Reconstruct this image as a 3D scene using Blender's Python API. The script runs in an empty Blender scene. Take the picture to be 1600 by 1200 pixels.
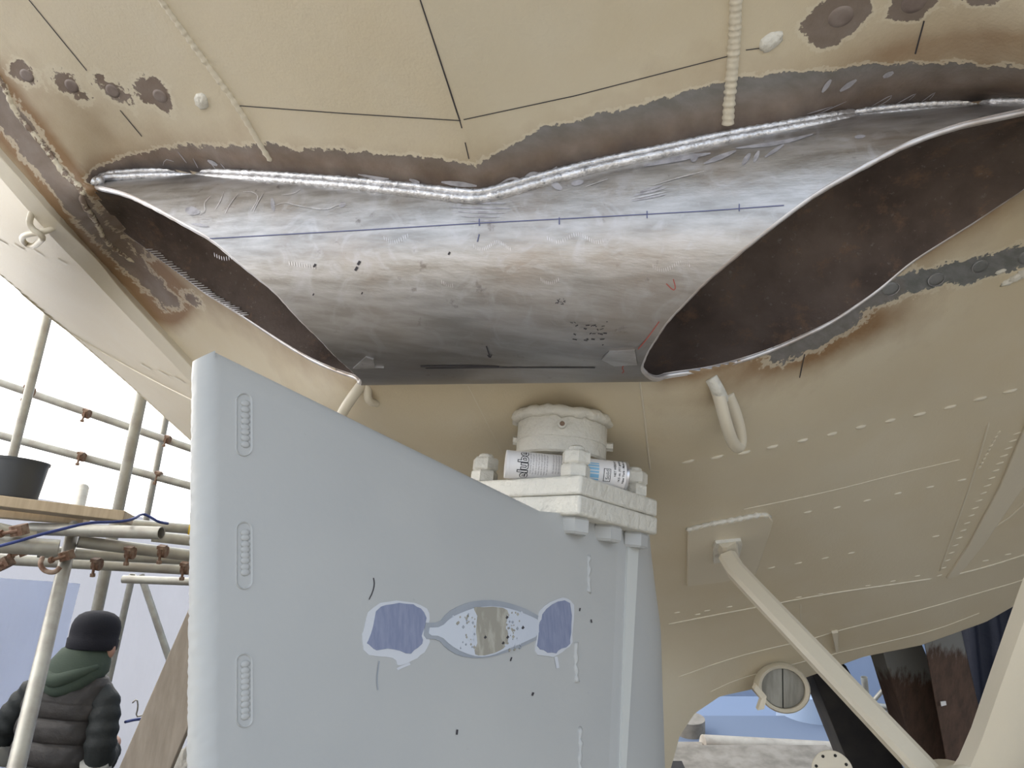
import bpy, math, random
import numpy as np
from mathutils import Matrix, Vector

# ------------------------------------------------------------------ camera, world, sun, exposure
FPX = 1150.0                      # focal length for a 1600 x 1200 frame
PITCH, ROLL, CAMH = math.radians(17), math.radians(5), 1.75
S = bpy.context.scene
COL = S.collection
fw = np.array([0, math.cos(PITCH), math.sin(PITCH)])
r0 = np.array([1., 0, 0]); u0 = np.array([0, -math.sin(PITCH), math.cos(PITCH)])
RT = math.cos(ROLL) * r0 + math.sin(ROLL) * u0
UP = -math.sin(ROLL) * r0 + math.cos(ROLL) * u0
CAM = np.array([0., 0., CAMH])
cd = bpy.data.cameras.new('camera'); cam = bpy.data.objects.new('camera', cd); COL.objects.link(cam)
cd.sensor_width = 36; cd.lens = FPX / 1600 * 36; cd.clip_start = .02; cd.clip_end = 200
cam.matrix_world = Matrix(((RT[0], UP[0], -fw[0], CAM[0]), (RT[1], UP[1], -fw[1], CAM[1]),
                           (RT[2], UP[2], -fw[2], CAM[2]), (0, 0, 0, 1)))
S.camera = cam

wd = bpy.data.worlds.new('overcast_sky'); S.world = wd; wd.use_nodes = True
bg = wd.node_tree.nodes['Background']; bg.inputs[0].default_value = (.76, .86, 1.0, 1); bg.inputs[1].default_value = 1.2
sl = bpy.data.lights.new('sun', 'SUN'); sl.energy = 18.0; sl.angle = math.radians(6); sl.color = (1, .94, .84)
sun = bpy.data.objects.new('sun', sl); COL.objects.link(sun)
sun.rotation_euler = Vector((.88, -.25, -.44)).to_track_quat('-Z', 'Y').to_euler()   # shines from port, through the sheeting
S.view_settings.view_transform = 'Standard'; S.view_settings.look = 'None'
S.view_settings.exposure = 0.34; S.view_settings.gamma = 1.0; S.view_settings.use_curve_mapping = False

# ------------------------------------------------------------------ coordinates
def W(p):                                    # camera-aligned metres (right, down, ahead) -> world
    p = np.asarray(p, float)
    return CAM + p[..., 0:1] * RT - p[..., 1:2] * UP + p[..., 2:3] * fw
def C(px, py, z): return np.array([(px - 800) / FPX * z, (py - 600) / FPX * z, z])
def P(px, py, z): return W(C(px, py, z))
RND = random.Random(7)
ORG = {}

# ------------------------------------------------------------------ object helpers
def tag(o, label=None, cat=None, group=None, kind=None):
    for k, v in (('label', label), ('category', cat), ('group', group), ('kind', kind)):
        if v: o[k] = v
    return o
def empty(name, loc, label=None, cat=None, group=None, kind=None):
    o = bpy.data.objects.new(name, None); COL.objects.link(o); o.empty_display_size = .1
    o.location = Vector(loc); ORG[o.name] = np.array(loc, float)
    return tag(o, label, cat, group, kind)
def mk(name, vf, mat, parent=None, smooth=True, label=None, cat=None, group=None, kind=None, mats=None, mi=None):
    v, f = vf; v = np.asarray(v, float)
    if parent is not None: org = ORG[parent.name]
    else:
        lo, hi = v.min(0), v.max(0); org = np.array([(lo[0] + hi[0]) / 2, (lo[1] + hi[1]) / 2, lo[2]])
    me = bpy.data.meshes.new(name); me.from_pydata((v - org).tolist(), [], [tuple(int(i) for i in q) for q in f]); me.update()
    o = bpy.data.objects.new(name, me); COL.objects.link(o)
    if parent is not None:
        o.parent = parent; ORG[o.name] = org
    else:
        o.location = Vector(org); ORG[o.name] = org
    for m in (mats or [mat]): me.materials.append(m)
    if mi is not None: me.polygons.foreach_set('material_index', mi)
    if smooth is True: me.polygons.foreach_set('use_smooth', [True] * len(me.polygons))
    elif smooth:
        me.polygons.foreach_set('use_smooth', [True] * len(me.polygons)); me.set_sharp_from_angle(angle=math.radians(smooth))
    return tag(o, label, cat, group, kind)
def bevel(o, w, seg=2):
    m = o.modifiers.new('bevel', 'BEVEL'); m.width = w; m.segments = seg; m.limit_method = 'ANGLE'; m.angle_limit = math.radians(35)
    return o
def join(*vfs):
    V, Fs, n = [], [], 0
    for v, f in vfs:
        v = np.asarray(v, float); V.append(v); Fs += [tuple(i + n for i in q) for q in f]; n += len(v)
    return np.vstack(V), Fs
def unit(v): v = np.asarray(v, float); return v / (np.linalg.norm(v) + 1e-12)
def frames(pts):
    pts = np.asarray(pts, float); n = len(pts); T = np.zeros_like(pts)
    T[1:-1] = pts[2:] - pts[:-2]; T[0] = pts[1] - pts[0]; T[-1] = pts[-1] - pts[-2]
    T = np.array([unit(t) for t in T]); a = np.array([0, 0, 1.]) if abs(T[0][2]) < .9 else np.array([1., 0, 0])
    N = [unit(a - T[0] * (a @ T[0]))]
    for i in range(1, n): N.append(unit(N[-1] - T[i] * (N[-1] @ T[i])))
    N = np.array(N); return T, N, np.cross(T, N)
def tube(pts, r, n=12, caps=True, sq=None):
    pts = np.asarray(pts, float); T, N, B = frames(pts); m = len(pts)
    r = np.broadcast_to(np.asarray(r, float), (m,)) if np.ndim(r) < 2 else np.asarray(r)
    a = np.linspace(0, 2 * math.pi, n, endpoint=False); V = []
    for i in range(m):
        ri = r[i] if np.ndim(r[i]) else np.full(n, r[i])
        V.append(pts[i] + (np.cos(a) * ri)[:, None] * N[i] + (np.sin(a) * ri * (sq or 1))[:, None] * B[i])
    V = np.vstack(V); Fs = [(i * n + j, i * n + (j + 1) % n, (i + 1) * n + (j + 1) % n, (i + 1) * n + j) for i in range(m - 1) for j in range(n)]
    if caps: Fs += [tuple(range(n))[::-1], tuple(range((m - 1) * n, m * n))]
    return V, Fs
def pipe(p, q, r, wall=.004, n=20):          # hollow tube with open ends
    p, q = np.asarray(p, float), np.asarray(q, float)
    d = unit(q - p); pts = [p, q]
    vo, fo = tube(pts, r, n, False); vi, fi = tube(pts, r - wall, n, False)
    v = np.vstack([vo, vi]); k = 2 * n
    f = fo + [tuple(i + k for i in q_[::-1]) for q_ in fi]
    for j in range(n):
        j2 = (j + 1) % n
        f += [(j2, j, k + j, k + j2), (n + j, n + j2, k + n + j2, k + n + j)]
    return v, f
def loft(rings, capa=True, capb=True, closed=True):
    n = len(rings[0]); V = np.vstack(rings); Fs = []
    for i in range(len(rings) - 1):
        for j in range(n if closed else n - 1):
            Fs.append((i * n + j, i * n + (j + 1) % n, (i + 1) * n + (j + 1) % n, (i + 1) * n + j))
    if capa: Fs.append(tuple(range(n))[::-1])
    if capb: Fs.append(tuple(range((len(rings) - 1) * n, len(rings) * n)))
    return V, Fs
def prism(poly, vec):                        # polygon (3D points) extruded by vec
    a = np.asarray(poly, float); return loft([a, a + np.asarray(vec, float)])
def obox(c, ex, ey, ez):                     # centre and three half-axes
    c, ex, ey, ez = (np.asarray(t, float) for t in (c, ex, ey, ez))
    b = [c - ex - ey - ez, c + ex - ey - ez, c + ex + ey - ez, c - ex + ey - ez]
    return prism(b, 2 * ez)
def ellipsoid(c, ex, ey, ez, nu=12, nv=8, jit=0):
    c, ex, ey, ez = (np.asarray(t, float) for t in (c, ex, ey, ez)); V = [c + ez]; Fs = []
    for i in range(1, nv):
        t = math.pi * i / nv
        for j in range(nu):
            a = 2 * math.pi * j / nu; k = 1 + (RND.uniform(-jit, jit) if jit else 0)
            V.append(c + k * (math.sin(t) * (math.cos(a) * ex + math.sin(a) * ey) + math.cos(t) * ez))
    V.append(c - ez); L = len(V) - 1
    for j in range(nu): Fs.append((0, 1 + j, 1 + (j + 1) % nu))
    for i in range(nv - 2):
        for j in range(nu):
            a = 1 + i * nu
            Fs.append((a + j, a + nu + j, a + nu + (j + 1) % nu, a + (j + 1) % nu))
    a = 1 + (nv - 2) * nu
    for j in range(nu): Fs.append((a + j, L, a + (j + 1) % nu))
    return np.array(V), Fs
def interp_poly(pts, x):
    pts = np.asarray(pts, float); return np.interp(x, pts[:, 0], pts[:, 1])
def resample(pts, step):
    pts = np.asarray(pts, float); d = np.r_[0, np.cumsum(np.linalg.norm(np.diff(pts, axis=0), axis=1))]
    t = np.linspace(0, d[-1], max(2, int(d[-1] / step) + 1))
    return np.stack([np.interp(t, d, pts[:, k]) for k in range(pts.shape[1])], 1)
def smooth_poly(pts, it=2):
    p = np.asarray(pts, float)
    for _ in range(it):
        q = [p[0]]
        for a, b in zip(p[:-1], p[1:]): q += [a * .75 + b * .25, a * .25 + b * .75]
        q.append(p[-1]); p = np.array(q)
    return p

# ------------------------------------------------------------------ materials
class NT:
    def __init__(s, name):
        s.m = bpy.data.materials.new(name); s.m.use_nodes = True; s.t = s.m.node_tree
        s.b = s.t.nodes['Principled BSDF']; s.co = s.n('ShaderNodeTexCoord').outputs['Object']
    def n(s, ty, **kw):
        x = s.t.nodes.new(ty)
        for k, v in kw.items(): setattr(x, k, v)
        return x
    def l(s, a, b): s.t.links.new(a, b)
    def set(s, sock, v):
        if hasattr(v, 'is_linked') or hasattr(v, 'links'): s.l(v, sock)
        elif isinstance(v, (tuple, list)) and len(v) == 3 and sock.type == 'RGBA': sock.default_value = (*v, 1)
        else: sock.default_value = v
    def noise(s, scale, detail=4, rough=.55, vec=None, stretch=None, dist=0):
        x = s.n('ShaderNodeTexNoise'); x.inputs['Scale'].default_value = scale; x.inputs['Detail'].default_value = detail
        x.inputs['Roughness'].default_value = rough; x.inputs['Distortion'].default_value = dist
        v = vec or s.co
        if stretch:
            mp = s.n('ShaderNodeMapping'); mp.inputs['Scale'].default_value = stretch[:3]
            if len(stretch) > 3: mp.inputs['Rotation'].default_value = stretch[3]
            s.l(v, mp.inputs[0]); v = mp.outputs[0]
        s.l(v, x.inputs['Vector']); return x.outputs['Fac']
    def ramp(s, v, lo, hi, a=0., b=1.):
        x = s.n('ShaderNodeMapRange'); s.set(x.inputs[0], v)
        for i, q in enumerate((lo, hi, a, b)): x.inputs[1 + i].default_value = q
        return x.outputs[0]
    def mix(s, f, a, b):
        x = s.n('ShaderNodeMix', data_type='RGBA'); s.set(x.inputs[0], f); s.set(x.inputs[6], a); s.set(x.inputs[7], b); return x.outputs[2]
    def math(s, op, a, b=0.):
        x = s.n('ShaderNodeMath', operation=op); s.set(x.inputs[0], a); s.set(x.inputs[1], b); return x.outputs[0]
    def attr(s, nm): return s.n('ShaderNodeAttribute', attribute_name=nm).outputs['Fac']
    def bump(s, h, strength=.3, dist=.003):
        x = s.n('ShaderNodeBump'); x.inputs['Strength'].default_value = strength; x.inputs['Distance'].default_value = dist
        s.l(h, x.inputs['Height']); s.l(x.outputs[0], s.b.inputs['Normal'])
    def base(s, v): s.set(s.b.inputs['Base Color'], v)
    def rough(s, v): s.set(s.b.inputs['Roughness'], v)
    def metal(s, v): s.set(s.b.inputs['Metallic'], v)

def simple(name, col, rough=.5, metal=0., var=None, vscale=6, vlo=.4, vhi=.65, bscale=None, bstr=.3, bdist=.003, stretch=None):
    t = NT(name)
    if var: t.base(t.mix(t.ramp(t.noise(vscale, 5, stretch=stretch), vlo, vhi), col, var))
    else: t.base(col)
    t.rough(rough); t.metal(metal)
    if bscale: t.bump(t.noise(bscale, 5, stretch=stretch), bstr, bdist)
    return t.m

CREAM = (.62, .55, .415)
def hull_mat():
    t = NT('hull_paint')
    big = t.noise(1.7, 3); mid = t.noise(9, 5); fine = t.noise(70, 4)
    paint = t.mix(t.ramp(big, .35, .65), CREAM, (.585, .505, .36))
    paint = t.mix(t.ramp(mid, .45, .75, 0, .35), paint, (.64, .585, .47))
    burn = t.attr('burn'); dbare = t.attr('dbare'); grey = t.attr('grey'); soot = t.attr('soot')
    bn = t.math('ADD', burn, t.math('MULTIPLY', t.math('SUBTRACT', t.noise(13, 5), .5), .6))
    paint = t.mix(t.ramp(bn, .12, .85, 0, .95), paint, (.25, .145, .068))
    # ground-back patches with ragged edges
    nz = t.math('ADD', t.math('MULTIPLY', t.math('SUBTRACT', t.noise(26, 6, .65), .5), 34), t.math('MULTIPLY', t.math('SUBTRACT', t.noise(120, 3), .5), 14))
    d = t.math('ADD', dbare, nz)
    halo = t.ramp(t.math('ABSOLUTE', t.math('SUBTRACT', d, 2.5)), 2.0, 4.0, .55, 0)
    paint = t.mix(halo, paint, (.66, .60, .47))
    bare = t.mix(t.ramp(t.noise(18, 5), .35, .7), (.21, .148, .105), (.30, .24, .20))
    bare = t.mix(grey, bare, t.mix(t.ramp(t.noise(30, 4, stretch=(1, 1, 4)), .35, .7), (.17, .175, .165), (.25, .25, .25)))
    bare = t.mix(t.ramp(t.math('ADD', soot, t.math('MULTIPLY', t.math('SUBTRACT', t.noise(22, 5), .5), .7)), .25, .95), bare, (.055, .045, .042))
    fac = t.ramp(d, -.6, .6, 1, 0)
    t.base(t.mix(fac, paint, bare))
    t.rough(t.mix(fac, (.42, .42, .42), (.5, .5, .5))); t.metal(t.math('MULTIPLY', fac, .25))
    h = t.math('ADD', t.math('MULTIPLY', fine, .5), t.math('MULTIPLY', t.noise(240, 2), .35))
    t.bump(t.math('SUBTRACT', h, t.math('MULTIPLY', fac, .55)), .42, .0024)
    return t.m
def steel_mat():
    t = NT('ground_steel')
    st = (.6, 5, 7)
    n1 = t.noise(9, 6, .6, stretch=st); n2 = t.noise(5, 4); sw = t.noise(16, 5, dist=2.2); fine = t.noise(60, 3, stretch=(.15, 6, 6))
    c = t.mix(t.ramp(n1, .35, .68), (.34, .325, .31), (.55, .54, .54))
    c = t.mix(t.ramp(n2, .5, .72, 0, .7), c, (.36, .30, .25))
    gr = t.ramp(sw, .52, .70); c = t.mix(t.math('MULTIPLY', gr, .45), c, (.60, .60, .63))
    c = t.mix(t.ramp(t.noise(40, 5), .66, .74, 0, .6), c, (.14, .12, .11))
    c = t.mix(t.ramp(t.attr('under_shade'), 0, 1, 0, .75), c, (.20, .185, .175))
    t.base(c); t.metal(.85)
    t.rough(t.ramp(t.math('ADD', n1, t.math('MULTIPLY', gr, .25)), .3, .9, .34, .52))
    t.bump(t.math('ADD', t.math('MULTIPLY', fine, .7), t.math('MULTIPLY', sw, .5)), .22, .0016)
    return t.m
def rust_mat():
    t = NT('rusty_bore')
    c = t.mix(t.ramp(t.noise(7, 6), .35, .65), (.065, .045, .037), (.14, .105, .088))
    c = t.mix(t.ramp(t.noise(24, 7, .7), .55, .7, 0, .7), c, (.20, .12, .075))
    c = t.mix(t.ramp(t.noise(90, 4, .7), .62, .72, 0, .6), c, (.24, .215, .19))
    t.base(c); t.rough(.75); t.metal(.15); t.bump(t.noise(110, 5), .5, .003)
    return t.m
def bead_mat():
    t = NT('weld_metal')
    c = t.mix(t.ramp(t.noise(55, 5, .7), .35, .65), (.50, .49, .49), (.86, .86, .88))
    c = t.mix(t.ramp(t.noise(140, 4), .6, .7, 0, .6), c, (.10, .10, .11))
    t.base(c); t.metal(.8); t.rough(.38); t.bump(t.noise(170, 4), .6, .003); return t.m
def rudder_mat():
    t = NT('rudder_paint')
    c = t.mix(t.ramp(t.noise(2.2, 3), .35, .65), (.43, .435, .425), (.475, .475, .455))
    c = t.mix(t.ramp(t.noise(55, 5, .6), .70, .76, 0, .35), c, (.36, .35, .34))
    t.base(c); t.rough(.42); t.bump(t.math('ADD', t.math('MULTIPLY', t.noise(14, 4), .8), t.noise(75, 3)), .16, .002); return t.m
def wood_mat(name, a, b, top=None, topz=None):
    t = NT(name)
    g = t.noise(5, 6, .65, stretch=(9, 9, .8)); c = t.mix(t.ramp(g, .3, .7), a, b)
    if top:
        at = t.attr('topband'); c = t.mix(t.ramp(t.math('ADD', at, t.math('MULTIPLY', t.math('SUBTRACT', g, .5), .25)), .47, .53), c, top)
    t.base(c); t.rough(.75); t.bump(g, .3, .004); return t.m
def sheet_mat(name, col, tr=.75, spec=.25):
    t = NT(name)
    n = t.noise(3, 5, stretch=(1, 1, .5)); c = t.mix(t.ramp(n, .3, .7), col, tuple(min(1, q * 1.06) for q in col))
    d = t.n('ShaderNodeBsdfDiffuse'); tl = t.n('ShaderNodeBsdfTranslucent'); m = t.n('ShaderNodeMixShader'); m.inputs[0].default_value = tr
    t.l(c, d.inputs[0]); t.l(c, tl.inputs[0]); t.l(d.outputs[0], m.inputs[1]); t.l(tl.outputs[0], m.inputs[2])
    bp = t.n('ShaderNodeBump'); bp.inputs['Strength'].default_value = .5; bp.inputs['Distance'].default_value = .03
    t.l(t.noise(4, 6, stretch=(1, 1, .35)), bp.inputs['Height']); t.l(bp.outputs[0], d.inputs['Normal']); t.l(bp.outputs[0], tl.inputs['Normal'])
    t.l(m.outputs[0], t.t.nodes['Material Output'].inputs[0]); return t.m

M = dict(
    hull=hull_mat(), steel=steel_mat(), rust=rust_mat(), bead=bead_mat(), rudder=rudder_mat(),
    strip_lit=simple('lit_rudder_paint', (.60, .61, .58), .42), cream=simple('cream_paint', (.635, .575, .455), .42, bscale=60, bstr=.25, bdist=.003),
    creamlump=simple('thick_cream_paint', (.66, .635, .56), .40, bscale=45, bstr=1.0, bdist=.007),
    rim=simple('cut_steel_edge', (.72, .70, .70), .4, .6, (.50, .44, .40), 14),
    line=simple('marking_ink', (.045, .04, .045), .7), blueline=simple('blue_marking_ink', (.12, .13, .24), .6),
    redline=simple('red_crayon', (.36, .08, .06), .7),
    scratch=simple('bright_scratch', (.75, .74, .76), .35, .7, (.52, .5, .5), 80), palemark=simple('pale_scraped_paint', (.46, .45, .48), .5, .3, (.30, .29, .31), 60),
    blue=simple('slate_blue_primer', (.20, .225, .33), .6, 0, (.25, .275, .38), 22, stretch=(8, 8, 1)),
    pale=simple('pale_blue_undercoat', (.57, .60, .65), .5, 0, (.51, .54, .60), 8),
    paler=simple('white_undercoat', (.585, .60, .63), .5), greyband=simple('grey_primer', (.30, .325, .36), .55, 0, (.35, .37, .40), 16),
    olive=simple('worn_olive_primer', (.31, .29, .24), .6, 0, (.42, .40, .34), 30, .5, .65, stretch=(3, 3, 1)),
    galv=simple('galvanised_tube', (.40, .39, .34), .45, .35, (.31, .29, .25), 12, bscale=40, bstr=.15),
    rusty=simple('rusty_coupler', (.17, .09, .055), .75, .2, (.30, .22, .16), 40, bscale=90, bstr=.5),
    board=wood_mat('scaffold_board_wood', (.40, .315, .21), (.52, .42, .29)), plank=wood_mat('weathered_plank', (.26, .215, .165), (.37, .31, .245)),
    timber=wood_mat('painted_timber', (.055, .034, .024), (.12, .07, .048), (.20, .20, .19)),
    black=simple('black_plastic', (.045, .048, .052), .5), rope=simple('blue_rope', (.035, .055, .20), .7, bscale=200, bstr=.6),
    yellow=simple('yellow_cap', (.72, .50, .05), .5), darkwood=simple('dark_timber', (.018, .016, .016), .8, 0, (.035, .03, .026), 8),
    sheet=sheet_mat('translucent_sheeting', (.86, .87, .90)), sheet2=sheet_mat('doubled_sheeting', (.20, .21, .24), .5), sheet3=sheet_mat('bluish_sheeting_skirt', (.62, .67, .80), .62),
    sheetblue=sheet_mat('blue_tinted_sheeting', (.34, .43, .62), .4),
    curtain=simple('dark_blue_tarpaulin', (.008, .010, .022), .7, bscale=7, bstr=.5, bdist=.02),
    light_block=simple('dark_light_blocker', (.035, .04, .05), .7, 0, (.05, .055, .065), 2), dark_ground=simple('darkened_ground', (.085, .075, .062), .9, 0, (.055, .048, .04), 3, bscale=14, bstr=.5, bdist=.02), floor=simple('yard_concrete', (.44, .39, .32), .85, 0, (.34, .30, .245), 3, bscale=18, bstr=.4, bdist=.01),
    steelbeam=simple('weathered_steel', (.58, .53, .45), .5, .2, (.40, .35, .29), 6, bscale=30), conc=simple('pale_stone', (.30, .27, .23), .8, 0, (.19, .17, .14), 9, bscale=25),
    recess_shade=simple('gap_shade_black', (.022, .021, .018), .8), grease=simple('green_grease', (.16, .17, .06), .35),  # near-black: shade of gaps and holes put into the colour
    plugwood=simple('weathered_plug', (.30, .29, .25), .7, 0, (.20, .19, .16), 7, stretch=(6, 6, 1)),
    paper=simple('white_cartridge_label', (.80, .78, .77), .38), print_=simple('black_print', (.035, .035, .04), .5), printg=simple('grey_print', (.28, .26, .27), .5),
    cyan=simple('light_blue_print', (.26, .52, .74), .45), foil=simple('cartridge_metal_end', (.62, .62, .65), .3, .9),
    skin=simple('skin', (.42, .24, .17), .55), vest=simple('charcoal_brown_quilting', (.026, .022, .019), .62, 0, (.038, .032, .028), 14, bscale=22, bstr=.5, bdist=.01),
    sleeve=simple('black_jacket_cloth', (.010, .012, .011), .7, 0, (.016, .019, .018), 15, bscale=26, bstr=.5, bdist=.01),
    hood=simple('dark_green_fleece', (.042, .060, .042), .85, bscale=120, bstr=.3), beanie=simple('black_knit', (.007, .007, .012), .9, bscale=160, bstr=.6),
    cuff=simple('grey_reflective_band', (.36, .35, .31), .6), trousers=simple('dark_trousers', (.03, .03, .035), .8), boots=simple('brown_boots', (.06, .045, .03), .7),
    sack=simple('grey_canvas_sack', (.36, .34, .30), .85, 0, (.16, .14, .12), 9, bscale=20, bstr=.8, bdist=.02),
)

# ------------------------------------------------------------------ thruster tunnel geometry (needed by the hull)
TR = .205; TC = np.array([-.0565 * 1.32, -.205, 1.32]); TA = unit([1, -.012, -.237])
TE1 = np.array([0, -1., 0]); TE1 = unit(TE1 - TA * (TE1 @ TA)); TE2 = np.cross(TA, TE1)
def hit(px, py, back=False):
    d = C(px, py, 1.); dp = d - TA * (d @ TA); mp = -TC + TA * (TC @ TA)
    A, B, Cc = dp @ dp, 2 * dp @ mp, mp @ mp - TR * TR
    s = math.sqrt(max(B * B - 4 * A * Cc, 0)); return d * ((-B + (s if back else -s)) / (2 * A))
def scyl(p):
    q = np.asarray(p) - TC; return q @ TA, np.arctan2(q @ TE2, q @ TE1)
def cylp(s, psi, r=TR):
    s = np.asarray(s)[..., None]; psi = np.asarray(psi)[..., None]
    return TC + s * TA + r * (np.cos(psi) * TE1 + np.sin(psi) * TE2)
WELD = [(150, 290), (153, 284), (160, 279), (185, 272), (250, 268), (330, 271), (430, 276), (540, 284), (640, 294), (720, 303), (745, 305), (780, 298), (860, 275),
        (950, 253), (1040, 235), (1140, 213), (1240, 196), (1340, 178), (1420, 168), (1500, 163), (1600, 160), (1700, 165)]
NEAR_R = [(1600, 172), (1540, 180), (1430, 215), (1340, 262), (1270, 302), (1180, 372), (1100, 440), (1040, 503), (1010, 550), (999, 578), (1008, 588)]
FAR_R = [(1040, 590), (1085, 586), (1180, 560), (1300, 505), (1370, 455), (1420, 410), (1520, 345), (1600, 290)]
NEAR_L = [(150, 290), (195, 300), (290, 350), (330, 372), (430, 455), (500, 530), (545, 575), (566, 594)]
FAR_L = [(150, 305), (165, 325), (200, 362), (250, 400), (320, 455), (390, 500), (480, 560), (560, 594)]
def lipfun(near, far, extra):
    d = [scyl(hit(*q)) for q in near] + [scyl(hit(*q, back=True)) for q in far] + extra
    d = sorted((float(p), float(s)) for s, p in d); ps = np.array([q[0] for q in d]); ss = np.array([q[1] for q in d])
    ps3 = np.r_[ps - 2 * math.pi, ps, ps + 2 * math.pi]; ss3 = np.r_[ss, ss, ss]
    g = np.linspace(-math.pi, math.pi, 361); v = np.interp(g, ps3, ss3)
    k = np.ones(9) / 9; v = np.convolve(np.r_[v[-5:-1], v, v[1:5]], k, 'valid')
    return lambda p: np.interp(p, g, v)
LIP_R = lipfun(NEAR_R, FAR_R, [(1.0, 0.0), (1.0, -.45)])
LIP_L = lipfun(NEAR_L, FAR_L, [])

# ------------------------------------------------------------------ hull surface
def inv_c(y): return np.maximum(.891 - .000669 * (np.asarray(y, float) - 305), .42)     # 1/depth on the centre line
def x_c(y):
    y = np.asarray(y, float); return np.where(y < 1040, 655 + .3484 * y - np.interp(y, [180, 260, 330, 640], [0, 5, 10, 0]) * -1, np.interp(y, [1040, 1200, 1300], [1017.3, 1033, 1040]))
class TPS:
    def __init__(s, pts, lam=1e-4):
        p = np.array(pts, float); s.x = p[:, :2] / 1000; n = len(p)
        K = s.k(np.linalg.norm(s.x[:, None] - s.x[None], axis=2)) + lam * np.eye(n); Q = np.c_[np.ones(n), s.x]
        A = np.block([[K, Q], [Q.T, np.zeros((3, 3))]]); s.w = np.linalg.solve(A, np.r_[p[:, 2], 0, 0, 0])
    @staticmethod
    def k(r): return np.where(r > 1e-9, r * r * np.log(np.maximum(r, 1e-9)), 0)
    def __call__(s, px, py):
        q = np.stack([np.ravel(px), np.ravel(py)], 1) / 1000; out = np.zeros(len(q)); n = len(s.x)
        for i in range(0, len(q), 20000):
            c = q[i:i + 20000]; out[i:i + 20000] = s.k(np.linalg.norm(c[:, None] - s.x[None], axis=2)) @ s.w[:n] + s.w[n] + c @ s.w[n + 1:]
        return out.reshape(np.shape(px))
def plane_anchor(pts, where):
    p = np.array(pts); A = np.c_[np.ones(len(p)), p[:, :2]]; c = np.linalg.lstsq(A, p[:, 2], rcond=None)[0]
    return [(x, y, c[0] + c[1] * x + c[2] * y) for x, y in where]
cl = [(float(x_c(y)), y, float(inv_c(y))) for y in (-1000, -600, -300, 0, 150, 305, 450, 640, 800, 1000, 1150, 1250)]
wl = [(x, y, 1 / hit(x, y)[2]) for x, y in WELD]
LP = cl + [q for q in wl if q[0] <= 745] + [(x, y, 1 / hit(x, y, True)[2]) for x, y in FAR_L[2:]]
RP = cl + [q for q in wl if q[0] >= 745] + [(x, y, 1 / hit(x, y, True)[2]) for x, y in FAR_R[1:]]
LP += plane_anchor(LP, [(-1000, -900), (-1000, 0), (-400, -1000), (-300, 300), (0, 60), (300, 700), (500, 860), (100, -300), (-400, -300)])
RP += [(1600, 600, 1 / 1.66), (1400, 640, 1 / 1.66), (1600, 870, 1 / 2.2), (1300, 930, 1 / 2.22), (1140, 850, 1 / 1.93), (1250, 1065, 1 / 2.65), (1600, 938, 1 / 2.4), (1090, 1110, 1 / 2.5), (1900, 800, 1 / 2.0)]
RP += plane_anchor(RP, [(2300, -900), (2300, 0), (1900, -1000), (1500, -600), (1300, -200)])
TL, TRt = TPS(LP), TPS(RP)
def chine_s(px, py): return ((py - 250) - 1.094 * px) / 1.482
def hinv(px, py, side=None):
    px, py = np.asarray(px, float), np.asarray(py, float)
    left = (px < x_c(py)) if side is None else np.full(px.shape, side < 0)
    v = np.where(left, TL(px, py), TRt(px, py))
    v = np.where(left, v - .0009 * np.maximum(chine_s(px, py) - 8, 0), v)
    return np.clip(v, .18, 2.2)
def HC(px, py, side=None):
    z = 1 / hinv(px, py, side); return np.stack([(np.asarray(px, float) - 800) / FPX * z, (np.asarray(py, float) - 600) / FPX * z, z], -1)
def HN(px, py):                               # unit normal pointing at the viewer side, camera-aligned
    a, b, c = HC(px, py), HC(px + 3., py), HC(px, py + 3.); n = unit(np.cross(b - a, c - a)); return -n if n[2] > 0 else n
def HW(px, py, off=0.): return W(HC(px, py) + HN(px, py) * off)

LB = [(-950, -1000), (-950, -420), (0, 430), (90, 505), (200, 600), (310, 700), (520, 870), (800, 1060), (1039, 1300)]
RB = [(2300, -1000), (2300, 640), (1900, 800), (1700, 885), (1600, 938), (1540, 972), (1440, 1008), (1350, 1026), (1250, 1062), (1180, 1076), (1125, 1088), (1085, 1115), (1062, 1150), (1047, 1205), (1042, 1300)]
CLp = [(-1000,), (-300,), (1300,)]
def by_key(pts, key_t, t):
    pts = np.asarray(pts, float); return np.stack([np.interp(t, key_t, pts[:, k]) for k in (0, 1)], -1)
lv = np.array([0, .10, .58, .62, .68, .76, .86, .94, 1.]); rv = np.array([0, .50, .60, .66, .70, .725, .76, .79, .83, .86, .885, .91, .935, .965, 1.])
cv_t = np.array([0, .12, 1.0]); cv_y = np.array([-1000, -60, 1300])
NR = 360; v = np.linspace(0, 1, NR)
cy = np.interp(v, cv_t, cv_y); cen = np.stack([x_c(cy), cy], -1)
lbp, rbp = by_key(LB, lv, v), by_key(RB, rv, v)
def ugrid(n): u = np.linspace(0, 1, n); return .55 * u + .45 * u ** 2
ul, ur = ugrid(190), ugrid(190)
pl = cen[:, None] + (lbp - cen)[:, None] * ul[None, :, None]
pr = cen[:, None] + (rbp - cen)[:, None] * ur[None, :, None]
def polydist(p, poly):
    p = np.asarray(p, float); best = np.full(p.shape[:-1], 1e9); poly = np.asarray(poly, float); tx = np.zeros(p.shape[:-1])
    for a, b in zip(poly[:-1], poly[1:]):
        ab = b - a; t = np.clip(((p - a) @ ab) / (ab @ ab), 0, 1); d = np.linalg.norm(p - (a + t[..., None] * ab), axis=-1)
        tx = np.where(d < best, a[0] + t * ab[0], tx); best = np.minimum(best, d)
    return best, tx
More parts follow.
